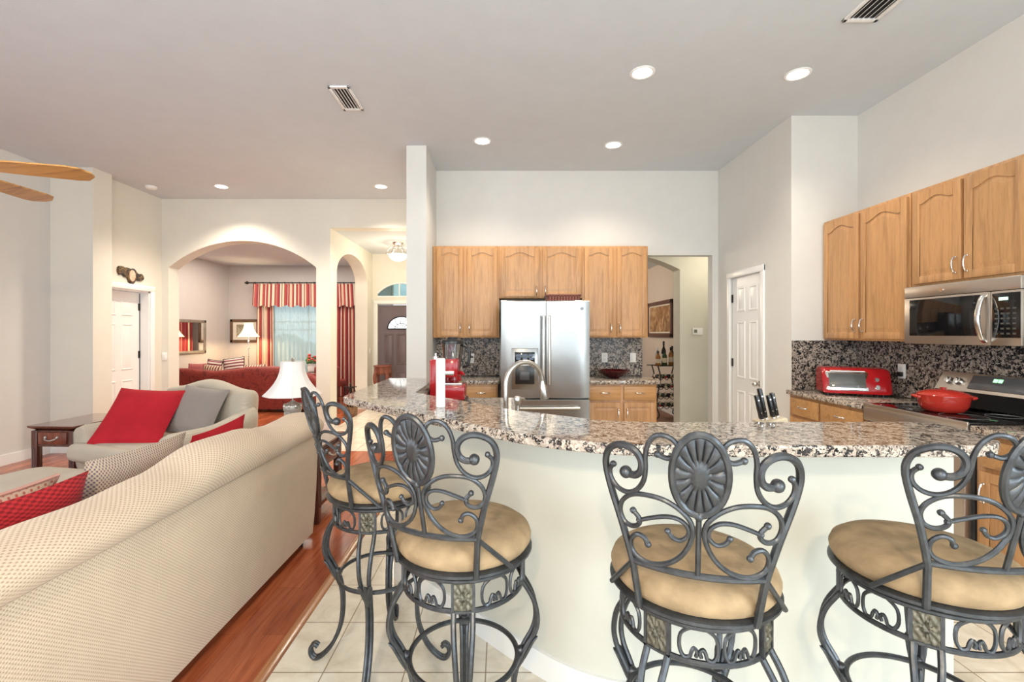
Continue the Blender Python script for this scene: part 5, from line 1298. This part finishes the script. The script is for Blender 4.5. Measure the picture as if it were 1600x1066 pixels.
# ------------------------------------------------------------------ dining room: painting, wine rack
dp_ = thing('framed_painting', 'brown-framed sepia painting on the dining room wall beyond the passage', 'painting', (3.02, 8.85, 1.69))
M = facing_mx(3.019, 9.50, 1.36); w_, h_ = 1.32, .68
emit('canvas', MB(M).box(.09, w_ - .09, .09, h_ - .09, .006, .014), ART_D, dp_)
mb = MB(M)
for a in ((0, .075, 0, h_), (w_ - .075, w_, 0, h_), (0, w_, 0, .075), (0, w_, h_ - .075, h_)): mb.box(a[0], a[1], a[2], a[3], 0, .035, .01)
emit('frame', mb, BROWNFR, dp_)
mb = MB(M)
for a in ((.07, .10, .07, h_ - .07), (w_ - .10, w_ - .07, .07, h_ - .07), (.07, w_ - .07, .07, .10), (.07, w_ - .07, h_ - .10, h_ - .07)): mb.box(a[0], a[1], a[2], a[3], .01, .024, .004)
emit('inner_frame', mb, MAT, dp_)
WX, WY = 2.78, 7.85
wr = thing('wine_rack', 'black iron wine rack loaded with bottles behind the passage arch', 'wine rack', (WX, WY, 0))
mb = MB().box(WX - .20, WX + .2, WY - .17, WY + .17, .885, .895).tube([(WX - .36, WY - .1, .905), (WX + .2, WY - .1, .885)], .008, 6)
emit('top_shelf', mb, BLKIRON, wr)
for sx in (-1, 1):
    for sy in (-1, 1):
        emit('leg', MB().tube(spl([(WX + sx * .19, WY + sy * .16, .89), (WX + sx * .15, WY + sy * .16, .70), (WX + sx * .19, WY + sy * .16, .45), (WX + sx * .21, WY + sy * .16, .22), (WX + sx * .17, WY + sy * .16, .08), (WX + sx * .21, WY + sy * .16, .012)], 5), .010, 8), BLKIRON, wr)
for z in (.18, .34, .50, .66):
    for sy in (-1, 1): emit('bottle_rail', MB().tube(spl([(WX - .19 + .38 * i / 8, WY + sy * .16, z + (.0 if i % 2 else .035)) for i in range(9)], 3), .006, 6), BLKIRON, wr)
def bottle(name, label, loc, h, r, gm, cap, group, lying=None):
    b = thing(name, label, 'bottle', loc, 0, group)
    M = Matrix.Translation(loc)
    if lying: M = M @ Matrix.Rotation(PI / 2, 4, 'X')
    g = emit('glass_body', MB(M).lathe([(r * .9, 0), (r, .01), (r, h * .58), (r * .8, h * .66), (r * .38, h * .76), (r * .36, h * .95), (r * .42, h * .955), (r * .42, h), (.0001, h)], 16), gm, b)
    emit('bottle_label', MB(M).lathe([(r * 1.01, h * .18), (r * 1.015, h * .19), (r * 1.015, h * .45), (r * 1.01, h * .46)], 16), LABEL_P, g)
    emit('capsule', MB(M).lathe([(r * .40, h * .84), (r * .45, h * .85), (r * .45, h * 1.005), (.0001, h * 1.006)], 12), cap, b)
    return b
tops = [(-.17, -.10, .24, .042, AMBER_B, 'amber bottle with a short neck at the left end of the wine rack top'), (-.13, .05, .30, .036, CLEAR_B, 'pale clear bottle on the wine rack top'), (-.06, -.10, .27, .038, GREEN_B, 'green bottle at the front of the wine rack top'), (-.02, .06, .40, .038, DARK_B, 'tall dark bottle rising above the others on the wine rack top'), (.06, -.05, .30, .037, AMBER_B, 'second amber bottle right of the tall one on the wine rack top'), (.13, .08, .32, .038, DARK_B, 'dark bottle at the right end of the wine rack top')]
for dx, dy, h, r, gm, lab in tops: bottle('wine_bottle', lab, (WX + dx, WY + dy, .8955), h, r, gm, BLACK if gm is not CLEAR_B else WHITE_P, 'bottles on the wine rack top')
for zi, z in enumerate((.18, .34, .50, .66)):
    for i in range(4):
        x = WX - .1425 + .095 * i
        bottle('wine_bottle', 'dark wine bottle lying in the wine rack', (x, WY + .17, z + .045), .30, .036, DARK_B if (i + zi) % 2 else GREEN_B, (RED_GLOSS, GOLDFR, BLACK, LABEL_P)[(i + zi) % 4], 'wine bottles lying in the rack', True)
